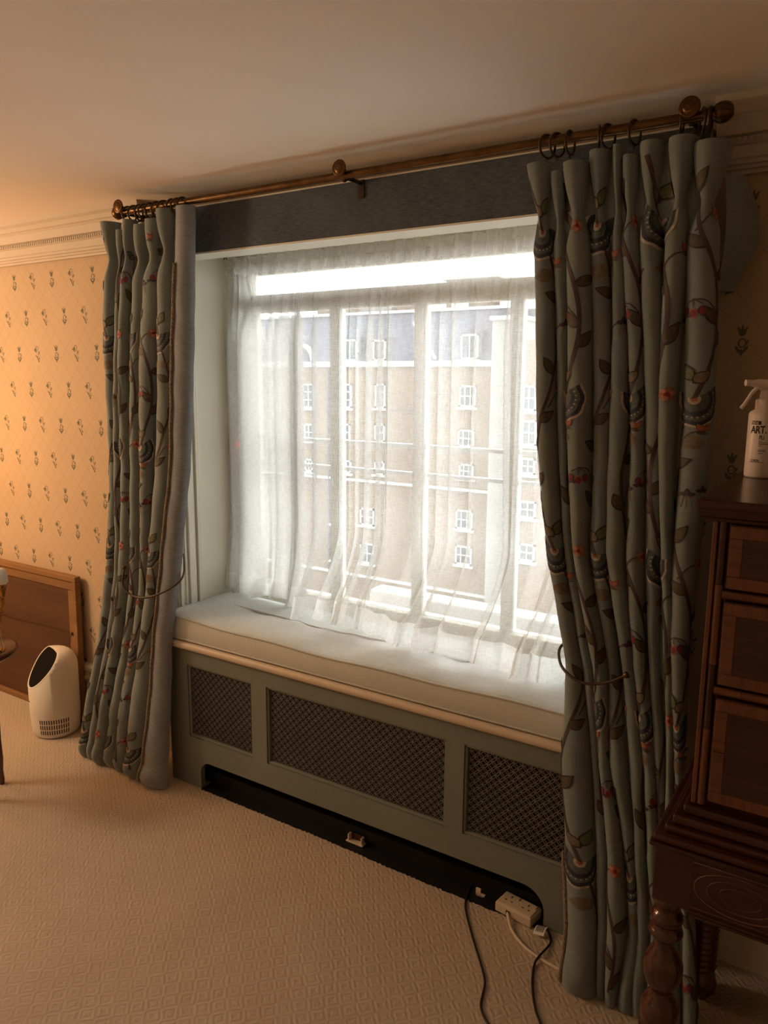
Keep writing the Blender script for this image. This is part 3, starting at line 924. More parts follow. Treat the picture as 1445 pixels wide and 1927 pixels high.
# ------------------------------------------------------------------ voile curtains
def hem_y(x):
    return float(np.interp(x, [-0.95, -0.56, -0.50, -0.42, -0.14, 0.05, 0.37, 0.57, 0.95], [0.300, 0.300, 0.26, 0.165, 0.20, 0.105, 0.105, 0.07, 0.07]))
def voile(x0, x1, seed, label, folds, zh, gather=1.0):
    R = random.Random(seed)
    N = int((x1-x0)*420)
    t = thing('sheer_curtain', ((x0+x1)/2, 0.32, 0.75), label, 'curtain', None)
    ph = np.zeros(N+1)
    # irregular fold phase: each fold has its own width
    cuts = [0.0]
    for k in range(folds): cuts.append(cuts[-1]+R.choice([0.3, 0.4, 0.7, 1.2, 1.8, 2.4]))
    cuts = np.array(cuts)/cuts[-1]
    amp = [R.uniform(0.3, 1.7) for _ in range(folds)]; lean = [R.uniform(-1, 1) for _ in range(folds)]
    xs_rows = []
    zs = np.concatenate([np.linspace(2.165, 1.95, 14), np.linspace(1.92, 1.0, 30), np.linspace(0.975, zh, 16)])
    def pt(sj, z, i=None):
        k = min(folds-1, int(np.searchsorted(cuts, sj, side='right')-1)); a = (sj-cuts[k])/(cuts[k+1]-cuts[k]); wdt = (cuts[k+1]-cuts[k])*(x1-x0)
        g = min(1.0, max(0.0, (2.16-z)/0.35)); g = g*g*(3-2*g)
        x = x0 + (x1-x0)*sj
        # S-fold: cloth doubles back on itself at the fold edge
        b = gather*wdt*(0.14+0.18*amp[k])*g*min(1.0, 0.050/wdt+0.18)
        x += b*math.sin(2*PI*a) + 0.010*lean[k]*g*math.sin(1.7*z+k) - 0.016*lean[k]*(2.16-z)*math.sin(PI*a)
        A = (0.006 + 0.019*g*min(1.2, amp[k])) * (1 + 0.5*max(0, 1.15-z))
        y = 0.325 - A*math.cos(2*PI*a)*(0.5+0.5*g) + 0.0025*math.sin(240*sj*(x1-x0)+k)*(1-g)
        q = max(0.0, (1.10-z)/(1.10-zh)); q = q**1.6
        fy = hem_y(x)
        y = y + (fy-0.325)*q + 0.010*q*math.sin(23*x+3*k) + 0.006*q*math.sin(61*x)
        x = min(0.948, max(-0.948, x))
        return (x, min(0.355, y), z)
    rows = [[pt(jj/N, z) for jj in range(N+1)] for z in zs]
    MB().grid(rows).build('voile_panel', 'sheer', t)
    # stitched double hem at the foot, a little uneven
    hz = [zh, zh-0.022, zh-0.046, zh-0.068, zh-0.082]
    hem = []
    for i, z in enumerate(hz):
        r = []
        for jj in range(N+1):
            p = pt(jj/N, zh); k = i/4
            up_ = 0.007*math.sin(19*p[0]+1.3)+0.005*math.sin(47*p[0])
            r.append((p[0]+0.006*k*math.sin(40*p[0]), p[1]-0.034*k*(1 if p[1] < 0.27 else 0.15), z + up_*k*0.6 + (0.004 if k == 1 else 0)))
        hem.append(r)
    MB().grid(hem).build('hem', 'hem', t)
    # gathered heading with a frill above and below the wire
    head = []
    nn = int((x1-x0)*520)
    for z, am in ((2.208, 0.016), (2.198, 0.013), (2.186, 0.009), (2.176, 0.006), (2.166, 0.008), (2.152, 0.013), (2.140, 0.010), (2.132, 0.006)):
        r = []
        for jj in range(nn+1):
            x = x0+(x1-x0)*jj/nn
            r.append((x+0.006*math.sin(97*x), 0.318 - am*math.sin(140*x+3*math.sin(17*x)) - am*0.5*math.sin(61*x+2*math.sin(9*x)), z+0.006*math.sin(83*x+z*40)*(1 if z > 2.19 or z < 2.15 else 0.3)))
        head.append(r)
    MB().grid(head).build('gathered_heading', 'heading', t)
    return t
voile(-0.945, -0.53, 4, 'narrow white voile panel hanging beside the velvet edged drape', 9, 0.838, 3.4)
voile(-0.53, 0.945, 9, 'wide white voile panel spilling its hem onto the seat cushion', 16, 0.838, 1.0)
wr = thing('voile_wire', (0, 0.325, 2.172), 'thin metal wire carrying the white voile across the window head', 'curtain wire')
MB().tube([(-0.953, 0.326, 2.172), (0.953, 0.326, 2.172)], 0.0025, 6).build('wire', 'white', wr)
for x in (-0.945, 0.945):
    MB().tube([(x, 0.326+0.008*math.cos(2*PI*k/12), 2.206+0.008*math.sin(2*PI*k/12)) for k in range(12)], 0.0022, 6, closed=True).build('eye_hook', 'bronze', wr)

# ------------------------------------------------------------------ window seat over the radiator
seat = thing('window_seat', (0, -0.05, 0), 'sage green window seat with three lattice grilles over a radiator', 'window seat')
SX = 0.936
AP = [(-0.822, -0.466), (-0.393, 0.393), (0.458, 0.822)]
cut = [(-SX, 0.0), (-0.763, 0.0)]
for k in range(9):
    a = math.radians(180-90*k/8); cut.append((-0.763+0.05+0.05*math.cos(a), 0.074+0.05*math.sin(a)))
for k in range(9):
    a = math.radians(90-90*k/8); cut.append((0.750-0.075+0.075*math.cos(a), 0.049+0.075*math.sin(a)))
cut += [(0.750, 0.0), (SX, 0.0), (SX, 0.606), (-SX, 0.606)]
flat_panel(cut, [rrect(a, 0.221, b, 0.538) for a, b in AP], -0.088, -0.066).build('front_panel', 'sage', seat)
MB().box(-SX, -0.066, 0, -SX+0.02, WF, 0.606).build('side_panel', 'sage', seat)
MB().box(SX-0.02, -0.066, 0, SX, WF, 0.606).build('side_panel', 'sage', seat)
MB().box(-SX, -0.088, 0.606, SX, 0.315, 0.637).build('seat_board', 'sage', seat)
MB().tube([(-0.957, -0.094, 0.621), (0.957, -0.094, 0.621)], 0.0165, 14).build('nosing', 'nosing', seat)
MB().box(-SX+0.02, 0.06, 0, SX-0.02, 0.07, 0.606).build('inner_back_shade', 'black', seat)  # black sheet standing in for the shade behind the grilles
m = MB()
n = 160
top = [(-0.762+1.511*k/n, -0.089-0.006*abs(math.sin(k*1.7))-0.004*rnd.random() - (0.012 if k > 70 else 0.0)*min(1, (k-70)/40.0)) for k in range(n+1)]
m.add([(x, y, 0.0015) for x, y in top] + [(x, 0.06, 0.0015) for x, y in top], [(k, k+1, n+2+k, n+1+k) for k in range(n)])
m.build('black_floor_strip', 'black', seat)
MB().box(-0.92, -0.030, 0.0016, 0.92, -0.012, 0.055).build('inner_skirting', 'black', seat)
for a, b in AP:
    fr = MB()
    z0, z1, q = 0.221, 0.538, 0.010
    for x0, zz0, x1, zz1 in ((a, z0, b, z0+q), (a, z1-q, b, z1), (a, z0+q, a+q, z1-q), (b-q, z0+q, b, z1-q)):
        fr.bbox(x0, -0.083, zz0, x1, -0.068, zz1, 0.003)
    fr.build('grille_bead', 'sage', seat)
    # pierced lattice: paired strips that swell apart between crossings
    g = MB()
    p, A_, wd = 0.0212, 0.0040, 0.0027
    cx, cz = (a+b)/2, (z0+z1)/2
    R_ = math.hypot(b-a, z1-z0)/2
    K = int(R_/p)+1
    sub = 6
    d1 = np.array([1, 1])/math.sqrt(2); d2 = np.array([-1, 1])/math.sqrt(2)
    for D, E_ in ((d1, d2), (d2, d1)):
        for k in range(-K, K+1):
            for sg in (-1, 1):
                prev = None
                for i in range(-K*sub, K*sub+1):
                    sarc = i*p/sub
                    off = k*p + sg*A_*abs(math.sin(PI*i/sub))**0.8
                    c = np.array([cx, cz]) + D*sarc + E_*off
                    inside = a+0.004 < c[0] < b-0.004 and z0+0.004 < c[1] < z1-0.004
                    e1 = c + E_*wd/2; e2 = c - E_*wd/2
                    cur = (e1, e2) if inside else None
                    if prev is not None and cur is not None:
                        y = -0.0735 if D is d1 else -0.0725
                        g.add([(prev[0][0], y, prev[0][1]), (prev[1][0], y, prev[1][1]), (cur[1][0], y, cur[1][1]), (cur[0][0], y, cur[0][1])], [(0, 1, 2, 3)])
                    prev = cur
    stuff(g.build('grille', 'grille', seat))
# ------------------------------------------------------------------ seat cushion
cu = thing('seat_cushion', (0, 0.11, 0.637), 'long pale sage velvet box cushion with piped edges on the window seat', 'cushion')
CX, CY0, CY1 = 0.945, -0.096, 0.313
def ring_pts(ins, z, r=0.03, wob=True):
    pts = []
    x0, x1, y0, y1 = -CX+ins, CX-ins, CY0+ins, CY1-ins
    r = max(0.004, r-ins*0.4)
    def seg(ax, ay, bx, by, n):
        for k in range(n): t = k/n; pts.append((ax+(bx-ax)*t, ay+(by-ay)*t))
    def arc(cx, cy, a0):
        for k in range(6): a = math.radians(a0+90*k/6); pts.append((cx+r*math.cos(a), cy+r*math.sin(a)))
    seg(x0+r, y0, x1-r, y0, 90); arc(x1-r, y0+r, -90); seg(x1, y0+r, x1, y1-r, 20); arc(x1-r, y1-r, 0)
    seg(x1-r, y1, x0+r, y1, 90); arc(x0+r, y1-r, 90); seg(x0, y1-r, x0, y0+r, 20); arc(x0+r, y0+r, 180)
    out = []
    for x, y in pts:
        k = max(0, (z-0.645)/0.10)
        sag = -0.016*math.exp(-((x-0.05)/0.42)**2) + 0.004*math.sin(5.5*x+1) + 0.003*math.sin(13*x)
        und = (0.0030*math.sin(9*x+14*y)+0.0022*math.sin(21*x-17*y)+0.0015*math.sin(47*x+9*y))*min(1, ins/0.04)
        out.append((x, y, z + k*(sag*(1 if y < 0.2 else 1-(y-0.2)/0.12*0.5)) + und))
    return out
rings = [ring_pts(0.006, 0.638), ring_pts(0.0, 0.646), ring_pts(-0.003, 0.69), ring_pts(0.0, 0.728), ring_pts(0.004, 0.735), ring_pts(0.016, 0.741),
         ring_pts(0.045, 0.748), ring_pts(0.085, 0.753), ring_pts(0.13, 0.755), ring_pts(0.17, 0.756), ring_pts(0.20, 0.756)]
cm = MB().grid(rings, closed=True)
cm.add(rings[-1], [tuple(range(len(rings[-1])))], smooth=True)
cm.add(rings[0], [tuple(range(len(rings[0])))[::-1]])
cm.build('cushion_body', 'cushion', cu)
MB().tube([Vector(p)+Vector((0, 0, 0.0)) for p in ring_pts(0.0, 0.733)], 0.0042, 7, closed=True).build('piping', 'piping', cu)
MB().tube([Vector(p)+Vector((0, 0, 0.0)) for p in ring_pts(0.0, 0.646)], 0.0038, 7, closed=True).build('piping', 'piping', cu)

# ------------------------------------------------------------------ things on the floor under the seat
c = thing('floor_catch', (0.004, -0.04, 0.0), 'small cream catch plate on the black strip under the seat', 'catch')
MB().bbox(-0.036, -0.062, 0.003, 0.040, -0.034, 0.009, 0.002).build('plate', 'plug', c)
for x in (-0.030, 0.028):
    MB().bbox(x, -0.058, 0.008, x+0.007, -0.040, 0.034, 0.002).build('post', 'plug', c)
MB().bbox(-0.026, -0.042, 0.010, 0.032, -0.038, 0.034, 0.001).build('back_plate', 'brass', c)

ext = thing('extension_socket', (0.662, -0.075, 0.0), 'ivory extension socket block with white flex at the cutout corner', 'socket block')
rz = Matrix.Translation((0.660, -0.075, 0)) @ Matrix.Rotation(math.radians(-8), 4, 'Z')
def ebox(nm, x0, y0, z0, x1, y1, z1, mat, b=0.003):
    m = MB().bbox(x0, y0, z0, x1, y1, z1, b)
    m.v = [tuple(rz @ Vector(p)) for p in m.v]
    return m.build(nm, mat, ext)
ebox('body', -0.066, -0.036, 0.002, 0.066, 0.036, 0.034, 'plug', 0.004)
ebox('top_plate', -0.061, -0.031, 0.033, 0.061, 0.031, 0.037, 'plug', 0.002)
for sx in (-0.032, 0.030):
    for dx, dy, ww, hh in ((0, 0.014, 0.004, 0.009), (-0.011, -0.006, 0.007, 0.004), (0.011, -0.006, 0.007, 0.004)):
        ebox('socket_slot', sx+dx-ww/2, dy-hh/2, 0.0365, sx+dx+ww/2, dy+hh/2, 0.0376, 'ink', 0.0003)
    ebox('rocker_switch', sx+0.018, 0.012, 0.0365, sx+0.026, 0.026, 0.040, 'plug', 0.001)
ebox('flex_grommet', -0.024, -0.0385, 0.010, -0.010, -0.034, 0.024, 'ink', 0.001)
p0 = rz @ Vector((-0.017, -0.036, 0.017))
MB().tube(smooth_path([p0, (0.650, -0.128, 0.012), (0.680, -0.165, 0.0055), (0.735, -0.205, 0.0055), (0.796, -0.226, 0.0055), (0.86, -0.236, 0.0055), (0.915, -0.236, 0.0055)], 8), 0.0052, 8).build('white_flex', 'cord_white', ext)

cb = thing('black_cable', (0.6, -0.3, 0.0), 'thin black cable running from the black strip across the carpet', 'cable')
MB().tube(smooth_path([(0.470, -0.03, 0.004), (0.482, -0.085, 0.004), (0.508, -0.15, 0.004), (0.58, -0.248, 0.004), (0.657, -0.343, 0.004), (0.697, -0.401, 0.004), (0.725, -0.484, 0.004), (0.774, -0.53, 0.004), (0.86, -0.58, 0.004), (0.98, -0.66, 0.004)], 8), 0.0034, 8).build('cable', 'cord_black', cb)
cb2 = thing('black_cable', (0.8, -0.25, 0.0), 'black cable with a white paper tag beside the socket block', 'cable')
MB().tube(smooth_path([(0.742, -0.03, 0.006), (0.746, -0.075, 0.006), (0.772, -0.100, 0.004), (0.796, -0.145, 0.004), (0.791, -0.225, 0.011), (0.790, -0.262, 0.005), (0.814, -0.334, 0.004), (0.854, -0.41, 0.004), (0.90, -0.47, 0.004), (1.0, -0.62, 0.004)], 8), 0.0034, 8).build('cable', 'cord_black', cb2)
tg = MB()
T0 = Vector((0.738, -0.098, 0.010)); ux = Vector((0.034, 0.002, 0.004)); uy = Vector((0.000, -0.046, 0.0))
tg.grid([[T0+ux*i+uy*(j/6)+Vector((0, 0, 0.010*math.sin(PI*j/6))) for i in (0, 1)] for j in range(7)])
tgo = tg.build('paper_tag', 'paper', cb2)
ln = MB()
for k in range(5):
    i0 = 0.16+0.15*k
    ln.grid([[T0+ux*i+uy*(j/6)+Vector((0, 0, 0.0006+0.010*math.sin(PI*j/6))) for i in (i0, i0+0.07)] for j in range(1, 6)])
ln.build('printed_lines', 'ink', tgo)
ck = thing('cable_clip', (0.521, -0.07, 0.0), 'small curved white clip standing by the thin black cable', 'clip')
m = MB()
P = [[(0.512+w_, -0.062-0.020*math.sin(t), 0.003+0.026*(1-math.cos(t))) for w_ in (0, 0.017)] for t in [math.radians(q) for q in range(0, 121, 15)]]
m.grid(P)
P = [[(0.512+w_, -0.065-0.020*math.sin(t), 0.003+0.026*(1-math.cos(t))) for w_ in (0, 0.017)] for t in [math.radians(q) for q in range(0, 121, 15)]]
m.grid(P, flip=True)
m.build('hook_strip', 'plug', ck)
m = MB().bbox(0.508, -0.066, 0.001, 0.534, -0.052, 0.005, 0.001)
m.build('foot', 'plug', ck)
wl = thing('white_cable', (1.3, -0.55, 0.0), 'loop of white cable lying on the carpet under the chest', 'cable')
MB().tube(smooth_path([(1.20, -0.47, 0.005), (1.235, -0.405, 0.005), (1.29, -0.385, 0.005), (1.34, -0.41, 0.005), (1.385, -0.47, 0.005), (1.40, -0.56, 0.005)], 8), 0.005, 8).build('flex', 'cord_white', wl)
MB().bbox(1.345, -0.335, 0.001, 1.375, -0.305, 0.016, 0.002).build('plug_end', 'plug', wl)

# ------------------------------------------------------------------ air purifier
PXC, PYC = -1.75, -0.092
ap = thing('air_purifier', (PXC, PYC, 0.0), 'white cylindrical air purifier with slanted black top on the carpet', 'air purifier')
RP = 0.114
prof = [(0.0, 0.0), (0.092, 0.0), (0.100, 0.006), (0.106, 0.020), (0.110, 0.05), (RP, 0.12), (RP, 0.33)]
for k in range(1, 9):
    a = math.radians(90*k/8); prof.append((max(0.001, RP-0.062+0.062*math.cos(a)) if k < 8 else 0.043, 0.33+0.085*math.sin(a)))
prof.append((0.0005, 0.417))
bm = bmesh.new()
n = 56
vr = [[bm.verts.new((PXC+r*math.cos(2*PI*k/n), PYC+r*math.sin(2*PI*k/n), z)) for k in range(n)] for r, z in prof if r > 0]
for i in range(len(vr)-1):
    for k in range(n): bm.faces.new((vr[i][k], vr[i][(k+1) % n], vr[i+1][(k+1) % n], vr[i+1][k]))
nrm = Vector((-0.20, -0.63, 0.49)).normalized()
pc = Vector((PXC-0.034, PYC-0.108, 0.245))
r = bmesh.ops.bisect_plane(bm, geom=bm.verts[:]+bm.edges[:]+bm.faces[:], plane_co=pc, plane_no=nrm, clear_outer=True)
loop = [e for e in r['geom_cut'] if isinstance(e, bmesh.types.BMEdge)]
fl = bmesh.ops.contextual_create(bm, geom=loop)['faces']
outl = [v.co.copy() for v in fl[0].verts]
body = MB().bm(bm, 0, True)
body.build('body', 'purifier', ap, fixn=False)
cen = sum(outl, Vector())/len(outl)
def sh(f, off): return [cen+(p-cen)*f+nrm*off for p in outl]
m = MB().grid([sh(1.0, 0.0), sh(0.985, 0.003), sh(0.93, 0.003), sh(0.915, -0.002)], closed=True)
m.build('rim', 'purifier', ap)
m = MB(); q = sh(0.925, 0.0016); m.add(q, [tuple(range(len(q)))]); q = sh(0.45, 0.0030)
dk = m.build('control_panel', 'darkplastic', ap)
m = MB(); m.grid([sh(0.50, 0.0022), sh(0.485, 0.0032), sh(0.455, 0.0032), sh(0.44, 0.0022)], closed=True)
m.build('touch_ring', 'darkplastic', dk)
for r_ in range(3):
    for k in range(13):
        a = math.radians(-72 + k*5.6)
        z0 = 0.026+r_*0.027
        P = []
        for z in (z0, z0+0.021):
            rr = float(np.interp(z, [0.02, 0.05, 0.12], [0.106, 0.110, 0.114]))+0.0005
            P.append([(PXC+rr*math.cos(a+t), PYC+rr*math.sin(a+t), z) for t in (-0.024, 0.024)])
        P2 = MB()
        c0 = [Vector(P[0][0]), Vector(P[0][1]), Vector(P[1][1]), Vector(P[1][0])]
        inn = [Vector((PXC+(v.x-PXC)*0.985, PYC+(v.y-PYC)*0.985, v.z)) for v in c0]
        P2.add(c0+inn, [(0, 1, 2, 3), (0, 4, 5, 1), (1, 5, 6, 2), (2, 6, 7, 3), (3, 7, 4, 0), (4, 7, 6, 5)])
        P2.build('vent_slot', 'slot', ap)
MB().bbox(PXC-0.044, PYC-0.1085, 0.176, PXC-0.030, PYC-0.1045, 0.180, 0.0006).build('logo_mark', 'ink', ap)

# ------------------------------------------------------------------ framed board leaning on the wall
pf = thing('picture_frame', (-2.2, 0.04, 0.0), 'back of a large brown framed picture leaning against the wallpaper', 'picture frame')
fx0, fx1, fz = -2.72, -1.722, 0.752
th = math.atan2(0.10, fz)
def lean(x, d, z):   # d: thickness towards the room
    return (x, 0.050 + z*0.010/fz - d, z*math.cos(th)*1.0)
def lbox(nm, x0, d0, z0, x1, d1, z1, mat, parent=pf):
    m = MB().bbox(x0, -d1, z0, x1, -d0, z1, 0.003)
    m.v = [lean(x, -y, z) for x, y, z in m.v]
    return m.build(nm, mat, parent)
lbox('backing_board', fx0+0.03, 0.0, 0.03, fx1-0.03, 0.006, fz-0.03, 'board')
lbox('frame_rail', fx0, -0.010, fz-0.028, fx1, 0.022, fz, 'stretcher')
lbox('frame_rail', fx0, -0.010, 0.0, fx1, 0.022, 0.028, 'stretcher')
lbox('frame_stile', fx1-0.026, -0.010, 0.028, fx1, 0.022, fz-0.028, 'stretcher')
lbox('frame_stile', fx0, -0.010, 0.028, fx0+0.026, 0.022, fz-0.028, 'stretcher')
lbox('inner_stretcher', fx0+0.026, 0.0, fz-0.075, fx1-0.026, 0.012, fz-0.030, 'stretcher')
lbox('inner_stretcher', fx1-0.075, 0.0, 0.03, fx1-0.028, 0.012, fz-0.078, 'stretcher')
m = MB().tube([lean(x, 0.015, 0.455+0.006*math.sin(9*x)) for x in np.linspace(fx0+0.1, fx1-0.06, 20)], 0.0014, 5)
m.tube([lean(fx1-0.06, 0.016, 0.455), lean(fx1-0.075, 0.016, 0.41)], 0.0014, 5)
m.build('hanging_cord', 'bronze', pf)
MB().lathe([(0.003, 0), (0.008, 0.002), (0.008, 0.006), (0.0005, 0.010)], lean(fx1-0.055, 0.012, 0.455), 10, axis=(0, -1, 0.1)).build('cord_fixing', 'brass', pf)

# ------------------------------------------------------------------ side table and gilt candelabrum at the picture edge
tx, ty, tz = -1.515, -0.62, 0.620
tb = thing('side_table', (tx, ty, 0), 'small round dark wood side table in front of the leaning picture', 'table')
MB().lathe([(0.0005, tz), (0.180, tz), (0.190, tz-0.006), (0.192, tz-0.014), (0.186, tz-0.022), (0.170, tz-0.034), (0.150, tz-0.040), (0.0005, tz-0.040)], (tx, ty, 0), 44).build('top', 'mahogany', tb)
for k in range(4):
    a = math.radians(78+90*k)
    lx_, ly_ = tx+0.095*math.cos(a), ty+0.095*math.sin(a)
    MB().lathe([(0.016, tz-0.036), (0.018, tz-0.06), (0.011, tz-0.08), (0.014, tz-0.20), (0.010, 0.20), (0.013, 0.12), (0.009, 0.06), (0.012, 0.02), (0.010, 0.0), (0.0005, 0.0)], (lx_, ly_, 0), 14).build('leg', 'mahogany_z', tb)
gc = thing('gilt_candelabrum', (tx, ty, tz), 'ornate gilt candelabrum with white candle cup and glass drops on the side table', 'candelabrum')
MB().lathe([(0.0005, tz+0.030), (0.020, tz+0.026), (0.050, tz+0.012), (0.070, tz+0.006), (0.074, tz), (0.0005, tz)], (tx+0.09, ty+0.03, 0), 24).build('base', 'gilt', gc)
rope([(tx+0.09, ty+0.03, tz+0.02), (tx+0.10, ty+0.05, tz+0.15), (tx+0.11, ty+0.06, tz+0.30), (tx+0.105, ty+0.055, tz+0.42), (tx+0.08, ty+0.04, tz+0.52)], 0.013, gc, 'twisted_stem').data.materials[0] = MT['gilt']
ax, ay, az = tx+0.165, ty+0.075, tz+0.285
rope([(tx+0.10, ty+0.04, tz+0.03), (tx+0.135, ty+0.055, tz+0.10), (ax-0.006, ay-0.005, az-0.10), (ax, ay, az-0.010)], 0.012, gc, 'arm').data.materials[0] = MT['gilt']
for lz_, lr_ in ((az-0.055, 1.0), (tz+0.03, 1.6), (tz+0.075, 1.4)):
    for k in range(8):
        a = 2*PI*k/8
        cx_, cy_ = (ax, ay) if lr_ == 1.0 else (tx+0.12, ty+0.045)
        m = MB()
        m.grid([[(cx_+lr_*(0.010+0.014*t)*math.cos(a+w_*(1-t)), cy_+lr_*(0.010+0.014*t)*math.sin(a+w_*(1-t)), lz_+0.055*t) for w_ in (-0.35, 0, 0.35)] for t in [q/5 for q in range(6)]])
        m.build('gilt_leaf', 'gilt', gc)
MB().lathe([(0.020, az-0.004), (0.026, az+0.004), (0.025, az+0.030), (0.022, az+0.048), (0.014, az+0.058), (0.0005, az+0.060)], (ax, ay, 0), 20).build('candle_cup', 'white', gc)
for dx, dy, dz in ((0.165, 0.05, 0.005), (0.10, -0.01, 0.005), (0.15, 0.00, 0.01)):
    MB().lathe([(0.0005, dz+0.10), (0.004, dz+0.085), (0.012, dz+0.035), (0.013, dz+0.025), (0.006, dz+0.006), (0.0005, dz)], (tx+dx, ty+dy, tz), 8).build('glass_drop', 'glass', gc)

# ------------------------------------------------------------------ chest on stand
ch = thing('chest_on_stand', (1.72, -0.34, 0.0), 'tall dark walnut chest of drawers on a stand with turned legs', 'chest')
cx0, cx1, cyf, cyb = 1.240, 2.20, -0.618, 0.030
m = MB().bbox(cx0-0.030, cyf-0.034, 1.466, cx1+0.030, cyb, 1.484, 0.005)
m.build('top', 'mahogany', ch)
p = [(cyf-0.004, 1.440), (cyf-0.008, 1.446), (cyf-0.016, 1.450), (cyf-0.020, 1.458), (cyf-0.026, 1.466), (cyb, 1.466), (cyb, 1.440)]
MB().extrude_x(p, cx0-0.02, cx1+0.02).build('cornice_moulding', 'mahogany', ch, fixn=True)
MB().box(cx0, cyf+0.012, 0.845, cx1, cyb, 1.440).build('case', 'mahogany', ch)
# corner stiles with a light outer strip and a half round
for sx, a in ((1, cx0), (-1, cx1)):
    MB().bbox(min(a, a+sx*0.009), cyf-0.001, 0.85, max(a, a+sx*0.009), cyf+0.02, 1.44, 0.002).build('corner_strip', 'band', ch)
    z = 0.85
    k = 0
    while z < 1.44:
        z2 = min(1.44, z+(0.135 if k % 2 else 0.165))
        MB().tube([(a+sx*0.018, cyf+0.008, z+0.0006), (a+sx*0.018, cyf+0.008, z2-0.0006)], 0.009, 10).build('half_round_stile', 'burl' if k % 2 else 'band', ch)
        z = z2; k += 1
def drawer(x0, x1, z0, z1):
    d = MB().bbox(x0, cyf-0.002, z0, x1, cyf+0.03, z1, 0.004).build('drawer', 'mahogany', ch)
    bw = 0.026
    def strip(a0, b0, a1, b1, mat):
        MB().bbox(a0, cyf-0.0055, b0, a1, cyf+0.0, b1, 0.0012).build('crossbanding', mat, d)
    n = max(2, int((x1-x0)/0.11))
    for k in range(n):
        a0 = x0+0.003+(x1-x0-0.006)*k/n; a1 = x0+0.003+(x1-x0-0.006)*(k+1)/n-0.0006
        strip(a0, z0+0.003, a1, z0+bw, 'band'); strip(a0, z1-bw, a1, z1-0.003, 'band')
    n = max(1, int((z1-z0)/0.09))
    for k in range(n):
        b0 = z0+bw+0.0006+(z1-z0-2*bw)*k/n; b1 = z0+bw+(z1-z0-2*bw)*(k+1)/n-0.0006
        strip(x0+0.003, b0, x0+bw, b1, 'band_x'); strip(x1-bw, b0, x1-0.003, b1, 'band_x')
    MB().bbox(x0+bw, cyf-0.0048, z0+bw, x1-bw, cyf, z1-bw, 0.0008).build('burr_panel', 'burl', d)
    for xk in (x0+0.25*(x1-x0), x0+0.75*(x1-x0)):
        h = MB().lathe([(0.014, 0), (0.014, 0.002), (0.005, 0.004), (0.004, 0.012), (0.009, 0.018), (0.0005, 0.022)], (xk, cyf-0.0055, (z0+z1)/2), 14, axis=(0, -1, 0))
        h.build('knob', 'brass', d)
xa, xb, xm = cx0+0.030, cx1-0.030, (cx0+cx1)/2
drawer(xa, xm-0.012, 1.308, 1.436); drawer(xm+0.012, xb, 1.308, 1.436)
drawer(xa, xb, 1.112, 1.284); drawer(xa, xb, 0.862, 1.086)
for z in (1.296, 1.099):
    x = xa-0.004; k = 0
    while x < xb:
        x2 = min(xb+0.004, x+(0.05 if k == 0 else 0.07))
        MB().tube([(x, cyf+0.004, z), (x2-0.0008, cyf+0.004, z)], 0.0085, 8).build('divider_bead', 'band' if k % 3 else 'band_x', ch)
        x = x2; k += 1
# stepped moulding of the stand
for z0, z1, o in ((0.826, 0.846, 0.012), (0.806, 0.826, 0.028), (0.790, 0.806, 0.040), (0.774, 0.790, 0.058), (0.764, 0.774, 0.064)):
    MB().bbox(cx0-o, cyf-o, z0, cx1+o, cyb, z1, 0.0055, seg=3).build('stand_moulding', 'mahogany', ch)
ax0, ayf = cx0-0.052, cyf-0.052
MB().bbox(ax0, ayf, 0.640, cx1+0.052, ayf+0.025, 0.764, 0.002).build('apron', 'mahogany', ch)
MB().bbox(ax0, ayf+0.025, 0.640, ax0+0.022, cyb, 0.764, 0.002).build('apron', 'mahogany', ch)
MB().bbox(cx1+0.030, ayf+0.025, 0.640, cx1+0.052, cyb, 0.764, 0.002).build('apron', 'mahogany', ch)
for zz, xx0 in ((0.641, ax0+0.075), (0.634, ax0+0.07)):
    MB().tube([(xx0, ayf-0.001, zz), (cx1, ayf-0.001, zz)], 0.004, 8).build('apron_bead', 'mahogany', ch)
def outline(pts, r, nm, mat):
    MB().tube(pts, r, 6, closed=True).build(nm, mat, ch)
for k, (pa, pb) in enumerate(((ax0+0.075, ax0+0.49), (ax0+0.57, cx1-0.02))):
    outline([(x, ayf-0.0008, z) for x, z in rrect(pa, 0.652, pb, 0.752)], 0.0011, 'inlay_line', 'band')
for cxo in (ax0+0.165, ax0+0.40, ax0+0.66, ax0+0.90):
    for s_, r_ in ((1.0, 0.0016), (0.72, 0.0010), (0.45, 0.0008)):
        outline([(cxo+0.085*s_*math.cos(2*PI*q/40), ayf-0.0008, 0.702+0.044*s_*math.sin(2*PI*q/40)) for q in range(40)], r_, 'oval_inlay', 'band_x')
# turned legs
lp = [(0.022, 0.640), (0.026, 0.630), (0.030, 0.622), (0.026, 0.614), (0.020, 0.610), (0.026, 0.602), (0.032, 0.595), (0.034, 0.586), (0.031, 0.576), (0.024, 0.570), (0.033, 0.562), (0.036, 0.554), (0.033, 0.546), (0.022, 0.538),
      (0.019, 0.525), (0.026, 0.510), (0.036, 0.494), (0.041, 0.474), (0.041, 0.455), (0.036, 0.434), (0.026, 0.418), (0.021, 0.408), (0.030, 0.396), (0.039, 0.380), (0.042, 0.360), (0.039, 0.340), (0.034, 0.330)]
z = 0.322
while z > 0.10:
    lp += [(0.040, z), (0.0425, z-0.006), (0.040, z-0.012), (0.036, z-0.015)]; z -= 0.0185
lp += [(0.030, 0.095), (0.026, 0.085), (0.038, 0.070), (0.046, 0.045), (0.044, 0.020), (0.034, 0.004), (0.0005, 0.0)]
legm = None
